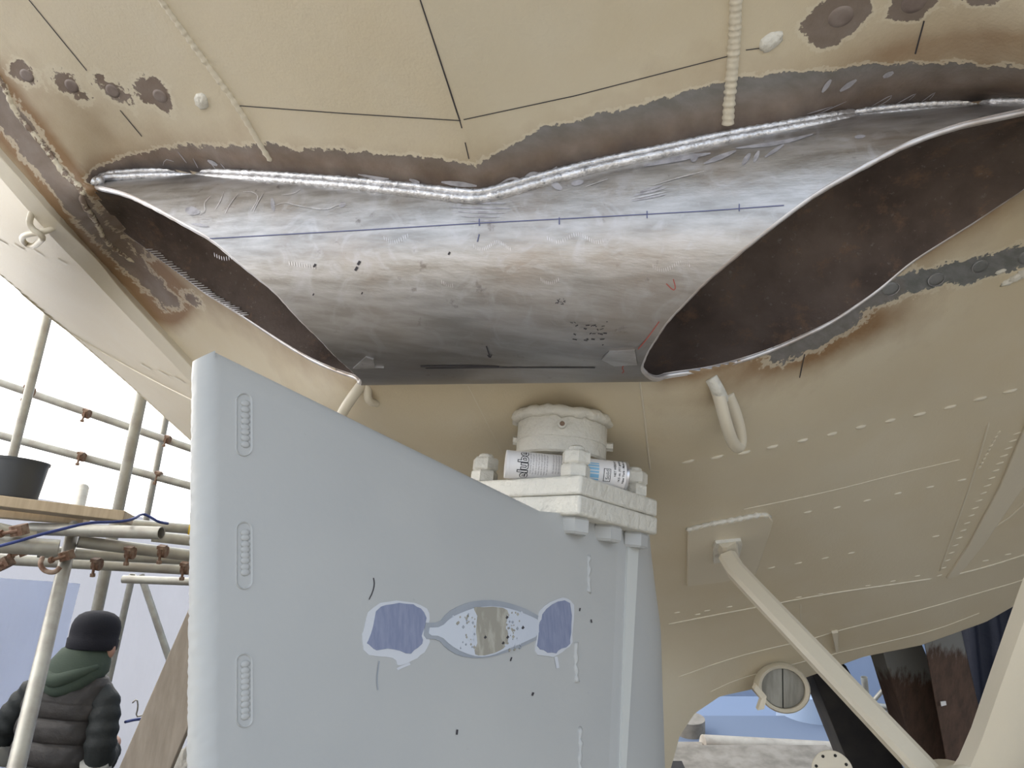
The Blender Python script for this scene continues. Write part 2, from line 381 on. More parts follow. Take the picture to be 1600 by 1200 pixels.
def ell(p, c, a, b, rot):
    q = p - np.array(c, float); r = math.radians(rot); x = q[..., 0] * math.cos(r) + q[..., 1] * math.sin(r); y = -q[..., 0] * math.sin(r) + q[..., 1] * math.cos(r)
    return (np.hypot(x / a, y / b) - 1) * min(a, b)
def stains(p):
    x, y = p[..., 0], p[..., 1]; dw, tx = polydist(p, WELD)
    above = y < np.interp(x, [q[0] for q in WELD], [q[1] for q in WELD])
    wid = np.interp(tx, [150, 260, 400, 440, 700, 745, 800, 860, 1000, 1140, 1300, 1450, 1600], [14, 38, 48, 47, 50, 46, 58, 74, 76, 84, 78, 66, 52])
    db = np.where(above, dw - wid, 400.)
    soot = np.where(above, np.exp(-np.maximum(dw - 4, 0) / np.interp(tx, [150, 400, 745, 1000, 1600], [20, 22, 24, 32, 30])), 0)
    burn = np.where(above, np.exp(-np.maximum(dw - 5, 0) / np.interp(tx, [150, 330, 500, 745, 1000, 1300, 1600], [48, 42, 28, 38, 52, 80, 105])), 0)
    grey = np.clip(np.where(above, (dw - 25) / 60, 0), 0, .8)
    # far rims
    df, _ = polydist(p, FAR_R); dfl, tl = polydist(p, FAR_L)
    burn = np.maximum(burn, .75 * np.exp(-df / 20)); burn = np.maximum(burn, np.interp(tl, [150, 260, 400], [1., .6, .4]) * np.exp(-np.maximum(dfl - 8, 0) / 24))
    # strip along the port side of the plate
    st = [(-200, -30), (-60, 95), (0, 165), (60, 240), (130, 330), (200, 405), (265, 470)]
    ds, sx = polydist(p, st); w = np.interp(sx, [-100, 0, 100, 200, 265], [40, 34, 28, 24, 14])
    burn = np.maximum(burn, 1.05 * np.exp(-(np.maximum(ds - 20, 0) / 26) ** 2))
    db = np.minimum(db, ds - w * .62); grey = np.where(ds < w, .22, grey)
    for c, a, b, r in (((38, 116), 34, 15, 38), ((108, 133), 40, 15, 42), ((176, 142), 42, 16, 42), ((243, 148), 40, 21, 45), ((255, 462), 34, 15, 35), ((300, 467), 16, 8, 30), ((178, 345), 34, 14, 47), ((215, 385), 26, 9, 45)):
        e = ell(p, c, a, b, r); db = np.minimum(db, e + 3); grey = np.where(e < 14, .12, grey); soot = np.where(e < 14, 0, soot)
    for c, a, b, r in (((1308, 28), 58, 36, -32), ((1428, 2), 44, 24, -30), ((1545, -18), 50, 24, -20)):
        e = ell(p, c, a, b, r); db = np.minimum(db, e); grey = np.where(e < 14, .25, grey)
    dg, gx = polydist(p, [(1325, 478), (1380, 455), (1450, 436), (1520, 422), (1600, 400), (1750, 360)])
    db = np.minimum(db, dg - 17); grey = np.where(dg < 40, 1., grey); soot = np.where(dg < 40, 0, soot)
    e = ell(p, (1275, 515), 90, 26, -27); db = np.minimum(db, e); grey = np.where(e < 20, .75, grey)
    burn = np.maximum(burn, .85 * np.exp(-np.maximum(ell(p, (1270, 535), 105, 24, -22), 0) / 20))
    burn = np.maximum(burn, .62 * np.exp(-np.maximum(ell(p, (1500, 95), 150, 38, -6), 0) / 30)); burn = np.maximum(burn, .45 * np.exp(-np.maximum(ell(p, (120, 215), 90, 40, 40), 0) / 26))
    return db, burn, np.clip(soot, 0, 1), np.clip(grey, 0, 1)

nl, nr = pl.shape[1], pr.shape[1]
pix = np.concatenate([pl[:, ::-1][:, :-1], pr], axis=1); NC = pix.shape[1]
camL = HC(pl[..., 0], pl[..., 1], -1); camR = HC(pr[..., 0], pr[..., 1], 1)
camp = np.concatenate([camL[:, ::-1][:, :-1], camR], axis=1)
sC, pC = scyl(camp.reshape(-1, 3)); sC = sC.reshape(NR, NC); pC = pC.reshape(NR, NC)
q = camp - TC; rad = np.linalg.norm(q - (q @ TA)[..., None] * TA, axis=-1)
def in_poly(p, poly):
    x, y = p[..., 0], p[..., 1]; r = np.zeros(x.shape, bool); n = len(poly)
    for i in range(n):
        (x1, y1), (x2, y2) = poly[i], poly[(i + 1) % n]
        if y1 != y2: r ^= ((y1 > y) != (y2 > y)) & (x < (x2 - x1) * (y - y1) / (y2 - y1) + x1)
    return r
def lip_px(lip):                                            # outline of a tunnel mouth
    g = np.linspace(-math.pi, math.pi, 180, endpoint=False); c = cylp(lip(g), g, TR - .005); return np.stack([c[:, 0] / c[:, 2] * FPX + 800, c[:, 1] / c[:, 2] * FPX + 600], -1).tolist()
inside = (in_poly(pix, lip_px(LIP_R)) & (pix[..., 0] < 1630)) | in_poly(pix, lip_px(LIP_L))
inside |= (rad < TR - .004) & (pC > .2) & (sC < .95) & (sC > -.66)
inside |= (rad < TR - .004) & (sC < LIP_R(pC)) & (sC > LIP_L(pC)) & (pix[..., 0] > 230) & (pix[..., 0] < 1600)
idx = np.arange(NR * NC).reshape(NR, NC); ins = inside
quads = np.stack([idx[:-1, :-1], idx[1:, :-1], idx[1:, 1:], idx[:-1, 1:]], -1).reshape(-1, 4)
keep = ~(ins.ravel()[quads].any(axis=1)) | False
# keep the ring of faces that straddles the tube wall; it hides inside the wall and the bead
keep = ins.ravel()[quads].sum(axis=1) < 3
hv = W(camp).reshape(-1, 3); quads = quads[keep]
# shell carried on past the visible edges: port side turns up, starboard edge turns under and away
extra_v, extra_f = [], []
nb0 = len(hv)
for col, dirs in ((0, [(-.02, .10, .10), (.02, .30, .35), (.10, .55, .9), (.2, .8, 2.2)]), (NC - 1, [(.0, .12, .01), (.0, .5, .02), (.0, 1.2, .03), (.0, 2.0, .05)])):
    rows = np.arange(0, NR, 2); prev = idx[rows, col]
    for k, (dx, dy, dz) in enumerate(dirs):
        base = hv[idx[rows, col]]; ray = base - CAM; ray = ray / np.linalg.norm(ray, axis=1, keepdims=True)
        ln = np.ones(len(rows)) if col == 0 else np.interp(pix[rows, col, 1], [1055, 1105], [1., .03]); nv = base + ray * (dy * ln)[:, None] + np.array([dx, 0, dz]) * (1 if col == 0 else 1)
        st = nb0 + sum(len(e) for e in extra_v); extra_v.append(nv); cur = st + np.arange(len(rows))
        for i in range(len(rows) - 1): extra_f.append((prev[i], prev[i + 1], cur[i + 1], cur[i]))
        prev = cur
allv = np.vstack([hv] + extra_v); allf = [tuple(t) for t in quads.tolist()] + extra_f
used = np.zeros(len(allv), bool)
for t in allf: used[list(t)] = True
remap = np.cumsum(used) - 1
hull = empty('ship_hull', P(900, 400, 1.4), 'cream painted steel underside of a ship stern spread overhead', 'ship hull')
plating = mk('plating', (allv[used], [tuple(remap[list(t)]) for t in allf]), M['hull'], hull)
db, burn, soot, grey = stains(pix)
for nm, arr, fill in (('dbare', db, 400.), ('burn', burn, 0.), ('soot', soot, 0.), ('grey', grey, 0.)):
    a = np.r_[arr.ravel(), np.full(len(allv) - len(hv), fill)][used].astype(np.float32)
    plating.data.attributes.new(nm, 'FLOAT', 'POINT').data.foreach_set('value', a)

# beads, seams and marks that follow the hull
def hull_path(pts, step=6, off=0., sm=1):
    p = resample(smooth_poly(pts, sm) if sm else pts, step); return np.array([HW(x, y, off) for x, y in p])
def ripple(n, r, amp=.12, seed=0):
    g = random.Random(seed); return np.array([r * (1 + amp * math.sin(i * 1.9) + g.uniform(-amp, amp) * .8) for i in range(n)])
def hull_bead(name, pts, r, mat='cream', amp=.15, step=5, sm=1, off=0., label=None, n=8):
    p = hull_path(pts, step, off, sm); rr = ripple(len(p), r, amp, int(pts[0][0])); rr[0] *= .4; rr[-1] *= .4
    return mk(name, tube(p, rr, n), M[mat], hull, label=label)
def hull_ribbon(name, pts, wpx, mat, off=.0008, sm=0, parent=None, step=12):
    p = resample(smooth_poly(pts, sm) if sm else pts, step); L, R_ = [], []
    for i, (x, y) in enumerate(p):
        d = unit(p[min(i + 1, len(p) - 1)] - p[max(i - 1, 0)]); n = np.array([-d[1], d[0]]) * wpx / 2 * (.25 + .75 * math.sin(math.pi * (i + .3) / (len(p) - .4)) * RND.uniform(.8, 1.1) if mat in ('palemark', 'scratch') else 1)
        L.append(HW(x + n[0], y + n[1], off)); R_.append(HW(x - n[0], y - n[1], off))
    m = len(p); return mk(name, (np.array(L + R_), [(i, i + 1, m + i + 1, m + i) for i in range(m - 1)]), M[mat], parent or hull)
hull_bead('weld_seam', [(236, -30), (252, 0), (290, 52), (332, 110), (372, 165), (405, 222), (424, 252)], .0055, 'cream', .14, 4)
hull_bead('weld_seam', [(1150, -40), (1149, 20), (1147, 70), (1143, 120), (1139, 160), (1137, 196)], .0085, 'cream', .10, 3, n=10)
for a, wpx in (([(655, -5), (718, 186)], 2.2), ([(718, 186), (722, 200)], 1.8), ([(727, 222), (733, 248)], 1.8), ([(375, 165), (540, 177), (718, 188)], 1.5), ([(718, 188), (900, 149), (1136, 88)], 1.5),
               ([(1165, 78), (1212, 72)], 1.6), ([(42, -5), (136, 110)], 1.4), ([(188, 172), (222, 213)], 1.3), ([(1444, 32), (1430, 84)], 2.6), ([(1257, 553), (1249, 590)], 1.5)):
    hull_ribbon('marking_line', a, wpx, 'line')
# lumps left by removed bolts / plugs
for x, y, r, big in ((315, 158, 15, 1), (1203, 66, 17, 1), (1212, 58, 11, 1)):
    n = HN(x, y); c = HC(x, y); k = c[2] / FPX; u_ = unit(np.cross(n, [.4, 1, 0])); w_ = np.cross(n, u_)
    R3 = lambda t: W(t) - CAM
    mk('filler_lump', ellipsoid(W(c), R3(u_ * r * k * 1.15), R3(w_ * r * k * .8), R3(n * r * k * .42), 14, 8, .12), M['creamlump'], hull)
def hull_disc(name, x, y, rx, ry, rot, hgt, mat, n=24, jit=0., inner=None, rec=0.):
    ring = []; 
    for f, h in ((1., 0.), (.97, hgt), (.6, hgt * 1.05)):
        pts = []
        for i in range(n):
            a = 2 * math.pi * i / n; k = f * (1 + RND.uniform(-jit, jit)); r = math.radians(rot)
            dx, dy = rx * k * math.cos(a), ry * k * math.sin(a)
            pts.append(HW(x + dx * math.cos(r) - dy * math.sin(r), y + dx * math.sin(r) + dy * math.cos(r), h))
        ring.append(np.array(pts))
    return mk(name, loft(ring, False, True), M[mat], hull)
bared = simple('scoured_steel_plug', (.20, .155, .135), .55, .2, (.27, .225, .20), 30)
M['bared'] = bared
greyd = simple('grey_steel_plug', (.20, .205, .20), .45, .3, (.27, .27, .27), 30); M['greyd'] = greyd
for x, y in ((42, 118), (112, 134), (176, 142), (250, 150)): hull_disc('plug_head', x, y, 13, 8, 42, .0011, 'bared')
for x, y, m in ((1314, 26, 'bared'), (1428, 4, 'bared')): hull_disc('plug_head', x, y, 22, 15, -30, .0006, m)
for x, y in ((1391, 451), (1462, 436), (1531, 416), (1603, 402)): hull_disc('plug_head', x, y, 14, 9, -25, .0012, 'greyd')
def arc_mark(x, y, rx, ry, rot, a0, a1):
    r = math.radians(rot); return [(x + rx * math.cos(t) * math.cos(r) - ry * math.sin(t) * math.sin(r), y + rx * math.cos(t) * math.sin(r) + ry * math.sin(t) * math.cos(r)) for t in np.linspace(math.radians(a0), math.radians(a1), 12)]
for x, y, a0, a1 in ((1391, 451, -40, 150), (1462, 436, 0, 340), (1531, 416, 150, 300)): hull_ribbon('scribed_ring', arc_mark(x, y, 14, 9, -25, a0, a1), 1.6, 'scratch', .0024, step=3)
# grinding marks beside the weld
for s in ([(272, 252), (258, 247), (255, 258)], [(278, 236), (292, 254)], [(302, 247), (310, 262)], [(326, 250), (338, 264)], [(345, 255), (352, 263)], [(1362, 165), (1395, 146), (1390, 155), (1370, 166)], [(1398, 163), (1436, 142), (1420, 156)], [(1440, 158), (1465, 140), (1452, 155)], [(1268, 182), (1322, 158)], [(1260, 178), (1300, 166)]):
    hull_ribbon('scratch_mark', s, 1.3, 'palemark', .0012, 1, step=5)
for s, w_ in (([(1284, 144), (1298, 124)], 7), ([(1312, 142), (1338, 124)], 8), ([(560, 272), (590, 278), (608, 279)], 5), ([(640, 280), (656, 285)], 6), ([(690, 284), (745, 290)], 8), ([(775, 290), (800, 276), (815, 283), (830, 268), (850, 274), (870, 260)], 5), ([(325, 250), (340, 258)], 6), ([(1380, 120), (1396, 112)], 9)):
    hull_ribbon('scraped_patch', s, w_, 'palemark', .0010, 1, step=5)
# plate strip and fillets on the port side
def strip(name, left, right, h, mat, parent):
    n = 40; a = resample(left, 1); b = resample(right, 1); a = a[np.linspace(0, len(a) - 1, n).astype(int)]; b = b[np.linspace(0, len(b) - 1, n).astype(int)]
    rings = [np.array([HW(*p, -.004), HW(*p, h), HW(*q_, h), HW(*q_, -.004)]) for p, q_ in zip(a, b)]
    return bevel(mk(name, loft(rings), M[mat], parent, smooth=35), .002)
strip('chine_bar', [(-160, 78), (0, 262), (102, 380), (210, 494), (318, 608), (420, 705)], [(-160, 36), (0, 231), (66, 305), (132, 380), (222, 478), (318, 583), (420, 684)], .014, 'cream', hull)
hull_bead('weld_seam', [(30, 455), (92, 508), (150, 545), (230, 590), (318, 634)], .004, 'cream', .05, 8, off=-.001)
for x, y in ((4, 377), (30, 385), (60, 394), (97, 408), (137, 423), (228, 572), (255, 582), (280, 592)):
    hull_ribbon('stitch_weld', [(x - 8, y - 4), (x + 8, y + 5)], 2.2, 'cream', .002)
# weld lump line on the strip next to the bar
hull_bead('filler_ridge', [(-20, 95), (8, 135), (22, 172), (55, 212), (82, 245), (100, 272), (130, 296), (128, 316), (150, 345), (165, 380), (210, 410)], .006, 'hull', .16, 4, off=-.001)
# centre-line seam and butt below the tunnel
hull_ribbon('scribed_line', [(731, 602), (786, 709)], 1.4, 'cream', .0012)
hull_bead('weld_seam', [(1000, 596), (1006, 640), (1011, 690), (1016, 735)], .0022, 'cream', .1, 6)
# plug-weld rows on the starboard side
spot_me = None
def spot(x, y, wpx, hpx, rot):
    n = HN(x, y); c = HC(x, y); k = c[2] / FPX; r = math.radians(rot)
    t = unit(HC(x + math.cos(r), y + math.sin(r)) - c); b = np.cross(n, t)
    global spot_me
    if spot_me is None:
        vv, ff = ellipsoid((0, 0, 0), (1, 0, 0), (0, 1, 0), (0, 0, 1), 10, 6, .1)
        spot_me = bpy.data.meshes.new('plug_weld'); spot_me.from_pydata(vv.tolist(), [], ff); spot_me.materials.append(M['cream'])
        spot_me.polygons.foreach_set('use_smooth', [True] * len(ff))
    o = bpy.data.objects.new('plug_weld', spot_me); COL.objects.link(o); o.parent = hull
    X, Y, Z = (W(t) - CAM) * wpx * k / 2, (W(b) - CAM) * hpx * k / 2, (W(n) - CAM) * hpx * k * .40
    L = W(c) - ORG[hull.name]
    o.matrix_local = Matrix(((X[0], Y[0], Z[0], L[0]), (X[1], Y[1], Z[1], L[1]), (X[2], Y[2], Z[2], L[2]), (0, 0, 0, 1)))
for x, y in ((1075, 721), (1120, 714), (1163, 707), (1207, 698), (1254, 688), (1300, 678), (1345, 667), (1391, 657), (1437, 647), (1484, 636), (1531, 623), (1578, 611), (1626, 597)): spot(x, y, 21, 8, -14)
for x, y in ((1262, 800), (1308, 793), (1355, 782), (1403, 771), (1453, 761), (1503, 750)): spot(x, y, 14, 5, -13)
for x, y in ((1205, 887), (1247, 880), (1289, 872), (1330, 864), (1462, 838)): spot(x, y, 12, 4, -12)
for x, y in ((1105, 954), (1140, 948), (1248, 933), (1282, 928), (1356, 915), (1395, 908), (1433, 900), (1507, 884), (1540, 876), (1575, 866), (1058, 957), (1090, 960)): spot(x, y, 10, 3.2, -10)
for i in range(20):
    t = i / 19; x = 1590 - 122 * t ** .95; y = 677 + 222 * t; spot(x, y, 13 - 4 * t, 4.2 - 1.2 * t, -18)
for i in range(9):
    t = i / 8; spot(1560 - 30 * t, 676 + 55 * t, 8, 4, -40)
hull_bead('weld_seam', [(1045, 975), (1110, 962), (1190, 947), (1290, 928), (1380, 915), (1456, 904)], .0028, 'cream', .18, 5)
hull_bead('weld_seam', [(1480, 901), (1540, 886), (1600, 867), (1680, 840)], .0030, 'cream', .12, 5)
hull_bead('weld_seam', [(1060, 1058), (1120, 1036), (1180, 1018), (1262, 1000), (1310, 985), (1380, 968), (1450, 950), (1520, 929), (1600, 906), (1680, 880)], .0022, 'cream', .1, 6)
hull_bead('weld_seam', [(1108, 1082), (1150, 1062), (1200, 1048), (1300, 1022), (1380, 1004), (1460, 985), (1530, 958)], .0018, 'cream', .1, 6)
hull_bead('weld_seam', [(1160, 796), (1240, 780), (1320, 762), (1400, 741), (1500, 718)], .0014, 'cream', .2, 6)
hull_bead('weld_seam', [(1251, 944), (1251, 978)], .0018, 'cream', .1, 4)
hull_bead('weld_seam', [(1545, 660), (1520, 745), (1490, 830), (1468, 892)], .003, 'cream', .1, 6)
strip('lap_strap', [(1610, 640), (1560, 760), (1512, 850), (1478, 902)], [(1690, 640), (1590, 770), (1535, 850), (1495, 898)], .006, 'cream', hull)
hull_bead('weld_seam', [(1640, 740), (1590, 800), (1535, 835)], .0035, 'cream', .12, 6)
# small bracket on the chine seam
bp_ = [HW(1299, 986, -.002), HW(1308, 984, -.002), HW(1308, 1016, -.002), HW(1305, 1016, -.002)]
mk('bracket', prism(np.array(bp_), (W(HN(1302, 1000)) - CAM) * .012), M['cream'], hull, smooth=False)
# doubler plate under the strut foot
dp = [(1074, 826), (1100, 818), (1150, 810), (1188, 801), (1200, 801), (1206, 810), (1203, 822), (1180, 893), (1130, 905), (1073, 912)]
bevel(mk('doubler_plate', loft([np.array([HW(x, y, -.003) for x, y in dp]), np.array([HW(x, y, .010) for x, y in dp])]), M['cream'], hull, smooth=35), .003)
hull_bead('weld_seam', [(1072, 826), (1100, 818), (1150, 809), (1190, 801), (1204, 806)], .0065, 'creamlump', .25, 4, off=.004)
# rough filler lump at the right edge
for x, y, r in ((1575, 440, 10), (1590, 432, 12), (1563, 424, 7), (1603, 425, 14)):
    n = HN(x, y); c = HC(x, y); k = c[2] / FPX; u_ = unit(np.cross(n, [.4, 1, 0])); w_ = np.cross(n, u_)
    mk('filler_lump', ellipsoid(W(c), W(u_ * r * k * 1.3) - CAM, W(w_ * r * k * .6) - CAM, W(n * r * k * .5) - CAM, 12, 7, .25), M['creamlump'], hull)
# lifting eyes: a lug with a bent bar loop
def eye_loop(pts, r, mat='cream', name='lifting_eye'):
    p = smooth_poly(np.array([HW(x, y, o) for x, y, o in pts]), 2); return mk(name, tube(p, r, 12), M[mat], hull)
eye_loop([(52, 318, -.01), (56, 326, .01), (62, 338, .03), (78, 346, .035), (76, 360, .03), (66, 370, .028), (54, 366, .03), (52, 354, .034), (62, 347, .036), (80, 348, .02), (96, 352, -.01)], .0062)
eye_loop([(566, 600, -.005), (562, 606, .03), (554, 622, .05), (551, 640, .052), (553, 655, .05)], .0105)
eye_loop([(574, 604, -.004), (580, 616, .018), (588, 630, .0)], .008, name='lug')
eye_loop([(1117, 600, -.005), (1117, 610, .02), (1118, 628, .045), (1126, 652, .055), (1137, 668, .052), (1145, 664, .04), (1144, 640, .022), (1139, 618, -.005)], .0115)
eye_loop([(1112, 592, -.004), (1116, 600, .012), (1122, 612, .012), (1130, 626, -.004)], .012, 'creamlump', name='lug')

# ------------------------------------------------------------------ thruster tunnel
NP_, NS = 120, 60
psi = np.linspace(-math.pi, math.pi, NP_, endpoint=False); lr, ll = LIP_R(psi), LIP_L(psi)
sg = ll[None] + (lr - ll)[None] * np.linspace(0, 1, NS)[:, None]; pg = np.broadcast_to(psi, sg.shape)
WALL = .011
outer = cylp(sg, pg); inner = cylp(sg, pg, TR - WALL)
tv = np.vstack([W(outer).reshape(-1, 3), W(inner).reshape(-1, 3)]); K = NS * NP_; tf, mi = [], []
for i in range(NS - 1):
    for j in range(NP_):
        j2 = (j + 1) % NP_; a, b, c, d = i * NP_ + j, i * NP_ + j2, (i + 1) * NP_ + j2, (i + 1) * NP_ + j
        tf += [(a, b, c, d), (K + d, K + c, K + b, K + a)]; mi += [0, 1]
for i in (0, NS - 1):
    for j in range(NP_):
        j2 = (j + 1) % NP_; a, b = i * NP_ + j, i * NP_ + j2
        tf.append((a, b, K + b, K + a) if i else (b, a, K + a, K + b)); mi.append(2)
tunnel = empty('thruster_tunnel', W(TC + TR * np.array([0, 1, 0])), 'bare steel thruster tube with slanted open ends welded under the hull', 'pipe')
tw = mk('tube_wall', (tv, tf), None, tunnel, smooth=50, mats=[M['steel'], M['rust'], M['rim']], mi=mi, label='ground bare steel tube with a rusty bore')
under_shade = np.clip((np.cos(pg - math.radians(155)) - .55) / .45, 0, 1) * .8  # darker band low on the tube: shade put into the colour
tw.data.attributes.new('under_shade', 'FLOAT', 'POINT').data.foreach_set('value', np.r_[under_shade.ravel(), np.zeros(K)].astype(np.float32))
for lip in (LIP_R, LIP_L):
    g = np.linspace(-math.pi, math.pi, 241); ed_ = W(cylp(lip(g), g, TR - WALL / 2)); mk('ground_edge', tube(ed_, ripple(len(ed_), .0046, .05, 11), 8, False), M['rim'], tunnel, label='bright ground edge of the cut tube end')
def cyl_pt(x, y, r): s, p = scyl(hit(x, y)); return cylp(s, p, r)
def weld_path(off):
    pts = resample(smooth_poly(WELD, 2), 4); out = []
    for x, y in pts:
        p = hit(x, y); n = unit((p - TC) - ((p - TC) @ TA) * TA); h = HN(x, y - 6); out.append(W(p + n * .002 + h * .006 + off * unit(n * .4 - h * .6)))
    return np.array(out)
wp = weld_path(-.0045); mk('weld_bead', tube(wp, ripple(len(wp), .0075, .07, 3), 10), M['bead'], tunnel, label='bright rippled weld bead along the hull joint')
wp2 = weld_path(.006); mk('weld_bead', tube(wp2, ripple(len(wp2), .0055, .09, 5), 10), M['bead'], tunnel, label='second weld pass on the tube side')
def tube_ribbon(name, pts, wpx, mat, off=.0007, sm=0, step=8):
    p = resample(smooth_poly(pts, sm) if sm else pts, step); L, R_ = [], []
    for i, (x, y) in enumerate(p):
        d = unit(p[min(i + 1, len(p) - 1)] - p[max(i - 1, 0)]); n = np.array([-d[1], d[0]]) * wpx / 2 * (.25 + .75 * math.sin(math.pi * (i + .3) / (len(p) - .4)) * RND.uniform(.8, 1.1) if mat in ('palemark', 'scratch') else 1)
        L.append(W(cyl_pt(x + n[0], y + n[1], TR + off))); R_.append(W(cyl_pt(x - n[0], y - n[1], TR + off)))
    m = len(p); return mk(name, (np.array(L + R_), [(i, i + 1, m + i + 1, m + i) for i in range(m - 1)]), M[mat], tunnel)
tube_ribbon('layout_line', [(328, 373), (560, 360), (745, 349), (900, 341), (1100, 330), (1225, 321)], 1.6, 'blueline')
for x, y in ((874, 346), (1011, 336), (749, 348), (1155, 325)): tube_ribbon('tick_mark', [(x, y - 6), (x, y + 5)], 2, 'blueline', .001, step=3)
tube_ribbon('tick_mark', [(749, 366), (746, 378)], 1.6, 'blueline', .001, step=3)
tube_ribbon('layout_line', [(657, 572), (720, 571), (780, 573)], 2.4, 'line'); tube_ribbon('layout_line', [(665, 575), (780, 574), (930, 574)], 1.5, 'line')
for s in ([(760, 540), (766, 558)], [(762, 554), (766, 559), (768, 554)]): tube_ribbon('arrow_mark', s, 1.8, 'line', .001, step=3)
for s in ([(1041, 443), (1052, 454), (1056, 450), (1052, 436)], [(975, 570), (971, 575), (976, 579), (972, 582)], [(1030, 502), (1010, 530), (997, 545)]): tube_ribbon('crayon_mark', s, 1.6, 'redline', .001, 1, 3)
for k in range(26):                                          # faded stamped lettering reduced to smudges
    x = RND.uniform(886, 948); y = RND.choice((503, 509, 514, 521, 530, 538)) + RND.uniform(-1, 1); tube_ribbon('ink_smudge', [(x, y), (x + RND.uniform(2, 7), y + RND.uniform(-2, 2))], RND.uniform(.8, 1.6), 'line', .0009, step=3)
for k in range(14):
    x = RND.uniform(866, 884); y = RND.uniform(466, 476); tube_ribbon('ink_smudge', [(x, y), (x + RND.uniform(-4, 4), y + RND.uniform(-4, 4))], .9, 'line', .0009, step=3)
for x, y, r in ((702, 396, 2.2), (561, 411, 3), (557, 420, 3), (492, 415, 2.5), (566, 458, 1.6), (490, 460, 1.6)): tube_ribbon('pit_mark', [(x - r * .6, y + r), (x + r * .6, y - r)], r * 1.3, 'line', .0009, step=2)
# grinder scratches and scraped spots on the tube
for s in ([(428, 322), (445, 316), (462, 321), (490, 326), (512, 328), (528, 320), (540, 318)], [(440, 305), (460, 303), (470, 296)], [(380, 300), (398, 300), (405, 310), (392, 330)], [(350, 300), (344, 316), (336, 328)], [(372, 303), (360, 318), (352, 334)], [(412, 302), (402, 318), (396, 332)], [(330, 306), (318, 318), (322, 330), (312, 336)],
          [(1020, 290), (1060, 278), (1100, 268)], [(985, 312), (1040, 300)], [(915, 292), (950, 280)]):
    tube_ribbon('grinder_scratch', s, 1.6, 'scratch', .0008, 1, 4)
for s, w_ in (([(290, 328), (312, 332)], 14), ([(425, 310), (428, 330)], 7), ([(530, 322), (540, 318)], 8), ([(300, 350), (326, 354)], 5), ([(712, 316), (790, 318)], 4), ([(706, 324), (796, 326)], 4), ([(716, 331), (788, 333)], 4), ([(722, 338), (780, 339)], 3.5), ([(730, 345), (772, 345)], 3),
              ([(862, 286), (878, 296)], 10), ([(893, 288), (912, 284)], 9), ([(990, 306), (1040, 294)], 4), ([(988, 314), (1040, 304)], 4), ([(1000, 300), (1035, 290)], 4), ([(1006, 260), (1050, 250), (1110, 240)], 9), ([(1080, 252), (1090, 244)], 10), ([(1160, 258), (1172, 240)], 8), ([(1178, 254), (1186, 236)], 7), ([(1195, 246), (1225, 226)], 6), ([(1150, 232), (1220, 224), (1270, 210)], 7), ([(1100, 256), (1150, 236)], 8), ([(1335, 215), (1352, 213)], 6)):
    tube_ribbon('scraped_patch', s, w_, 'palemark', .0006, 1, 4)
for a in range(11): tube_ribbon('chatter_mark', [(452 + a * 4, 408 + a * .6), (453 + a * 4, 415 + a * .6)], 1.4, 'scratch', .0008, step=3)
for cx_, cy_, w_, n_ in ((770, 384, 60, 22), (700, 440, 20, 6), (860, 436, 30, 10), (1050, 416, 60, 18), (620, 372, 40, 12), (900, 372, 90, 26), (350, 398, 30, 8)):
    for a in range(n_):
        x = cx_ - w_ / 2 + w_ * a / n_; y = cy_ + 6 * math.sin(a * .35); tube_ribbon('chatter_mark', [(x, y - 3), (x + 1, y + 3.5)], 1.0, 'scratch', .0006, step=3)
# weld spatter teeth on the far rim of the left mouth
for k in range(34):
    t = k / 33; x = 232 + 150 * t; y = float(np.interp(x, [q[0] for q in FAR_L], [q[1] for q in FAR_L])); s, p_ = scyl(hit(x, y, True))
    a = cylp(s, p_, TR - WALL - .0005); b = cylp(s + .018 + .01 * RND.random(), p_, TR - WALL - .002)
    mk('tack_mark', tube(W(np.array([a, b])), .0013, 5), M['scratch'], tunnel)
# tack tabs at the bottom corners
for pts in ([(552, 574), (572, 556), (584, 560), (586, 572), (600, 573)], [(940, 560), (952, 548), (992, 546), (996, 568), (960, 570)]):
    rg = [np.array([W(cyl_pt(x, y, TR + o)) for x, y in pts]) for o in (-.002, .003)]; mk('tack_tab', loft(rg), M['steel'], tunnel, smooth=30)

# ------------------------------------------------------------------ rudder
RA, RBx, RCy = 1.25 + .00092 * 380 - .00037 * 868, -.00092, .00037
def rz(px, py): return 1 / (RA + RBx * px + RCy * py)
def RF(px, py): return C(px, py, rz(px, py))
_a, _b, _c = RF(400, 800), RF(800, 800), RF(400, 1100)
EC = unit(_b - _a); RN = unit(np.cross(EC, _c - _a)); RN = -RN if RN[2] > 0 else RN     # RN points at the viewer
EV = unit(np.cross(RN, EC)); EV = EV if EV[1] > 0 else -EV                              # down along the blade
def RW(px, py, off=0.): return W(RF(px, py) + RN * off)
rud = empty('rudder', P(700, 1290, 1.15), 'pale grey painted ship rudder blade with sloping top edge', 'rudder')
def y_top(px): return np.where(px < 850, 537 + .5005 * (px - 325), np.interp(px, [850, 980], [800, 812]))
def x_edge(y): return np.interp(y, [800, 860, 1200, 1330], [980, 977, 965, 960])
RTE = .017
levels = np.r_[0, .006, .02, np.linspace(.05, 1, 130)]; rings = []
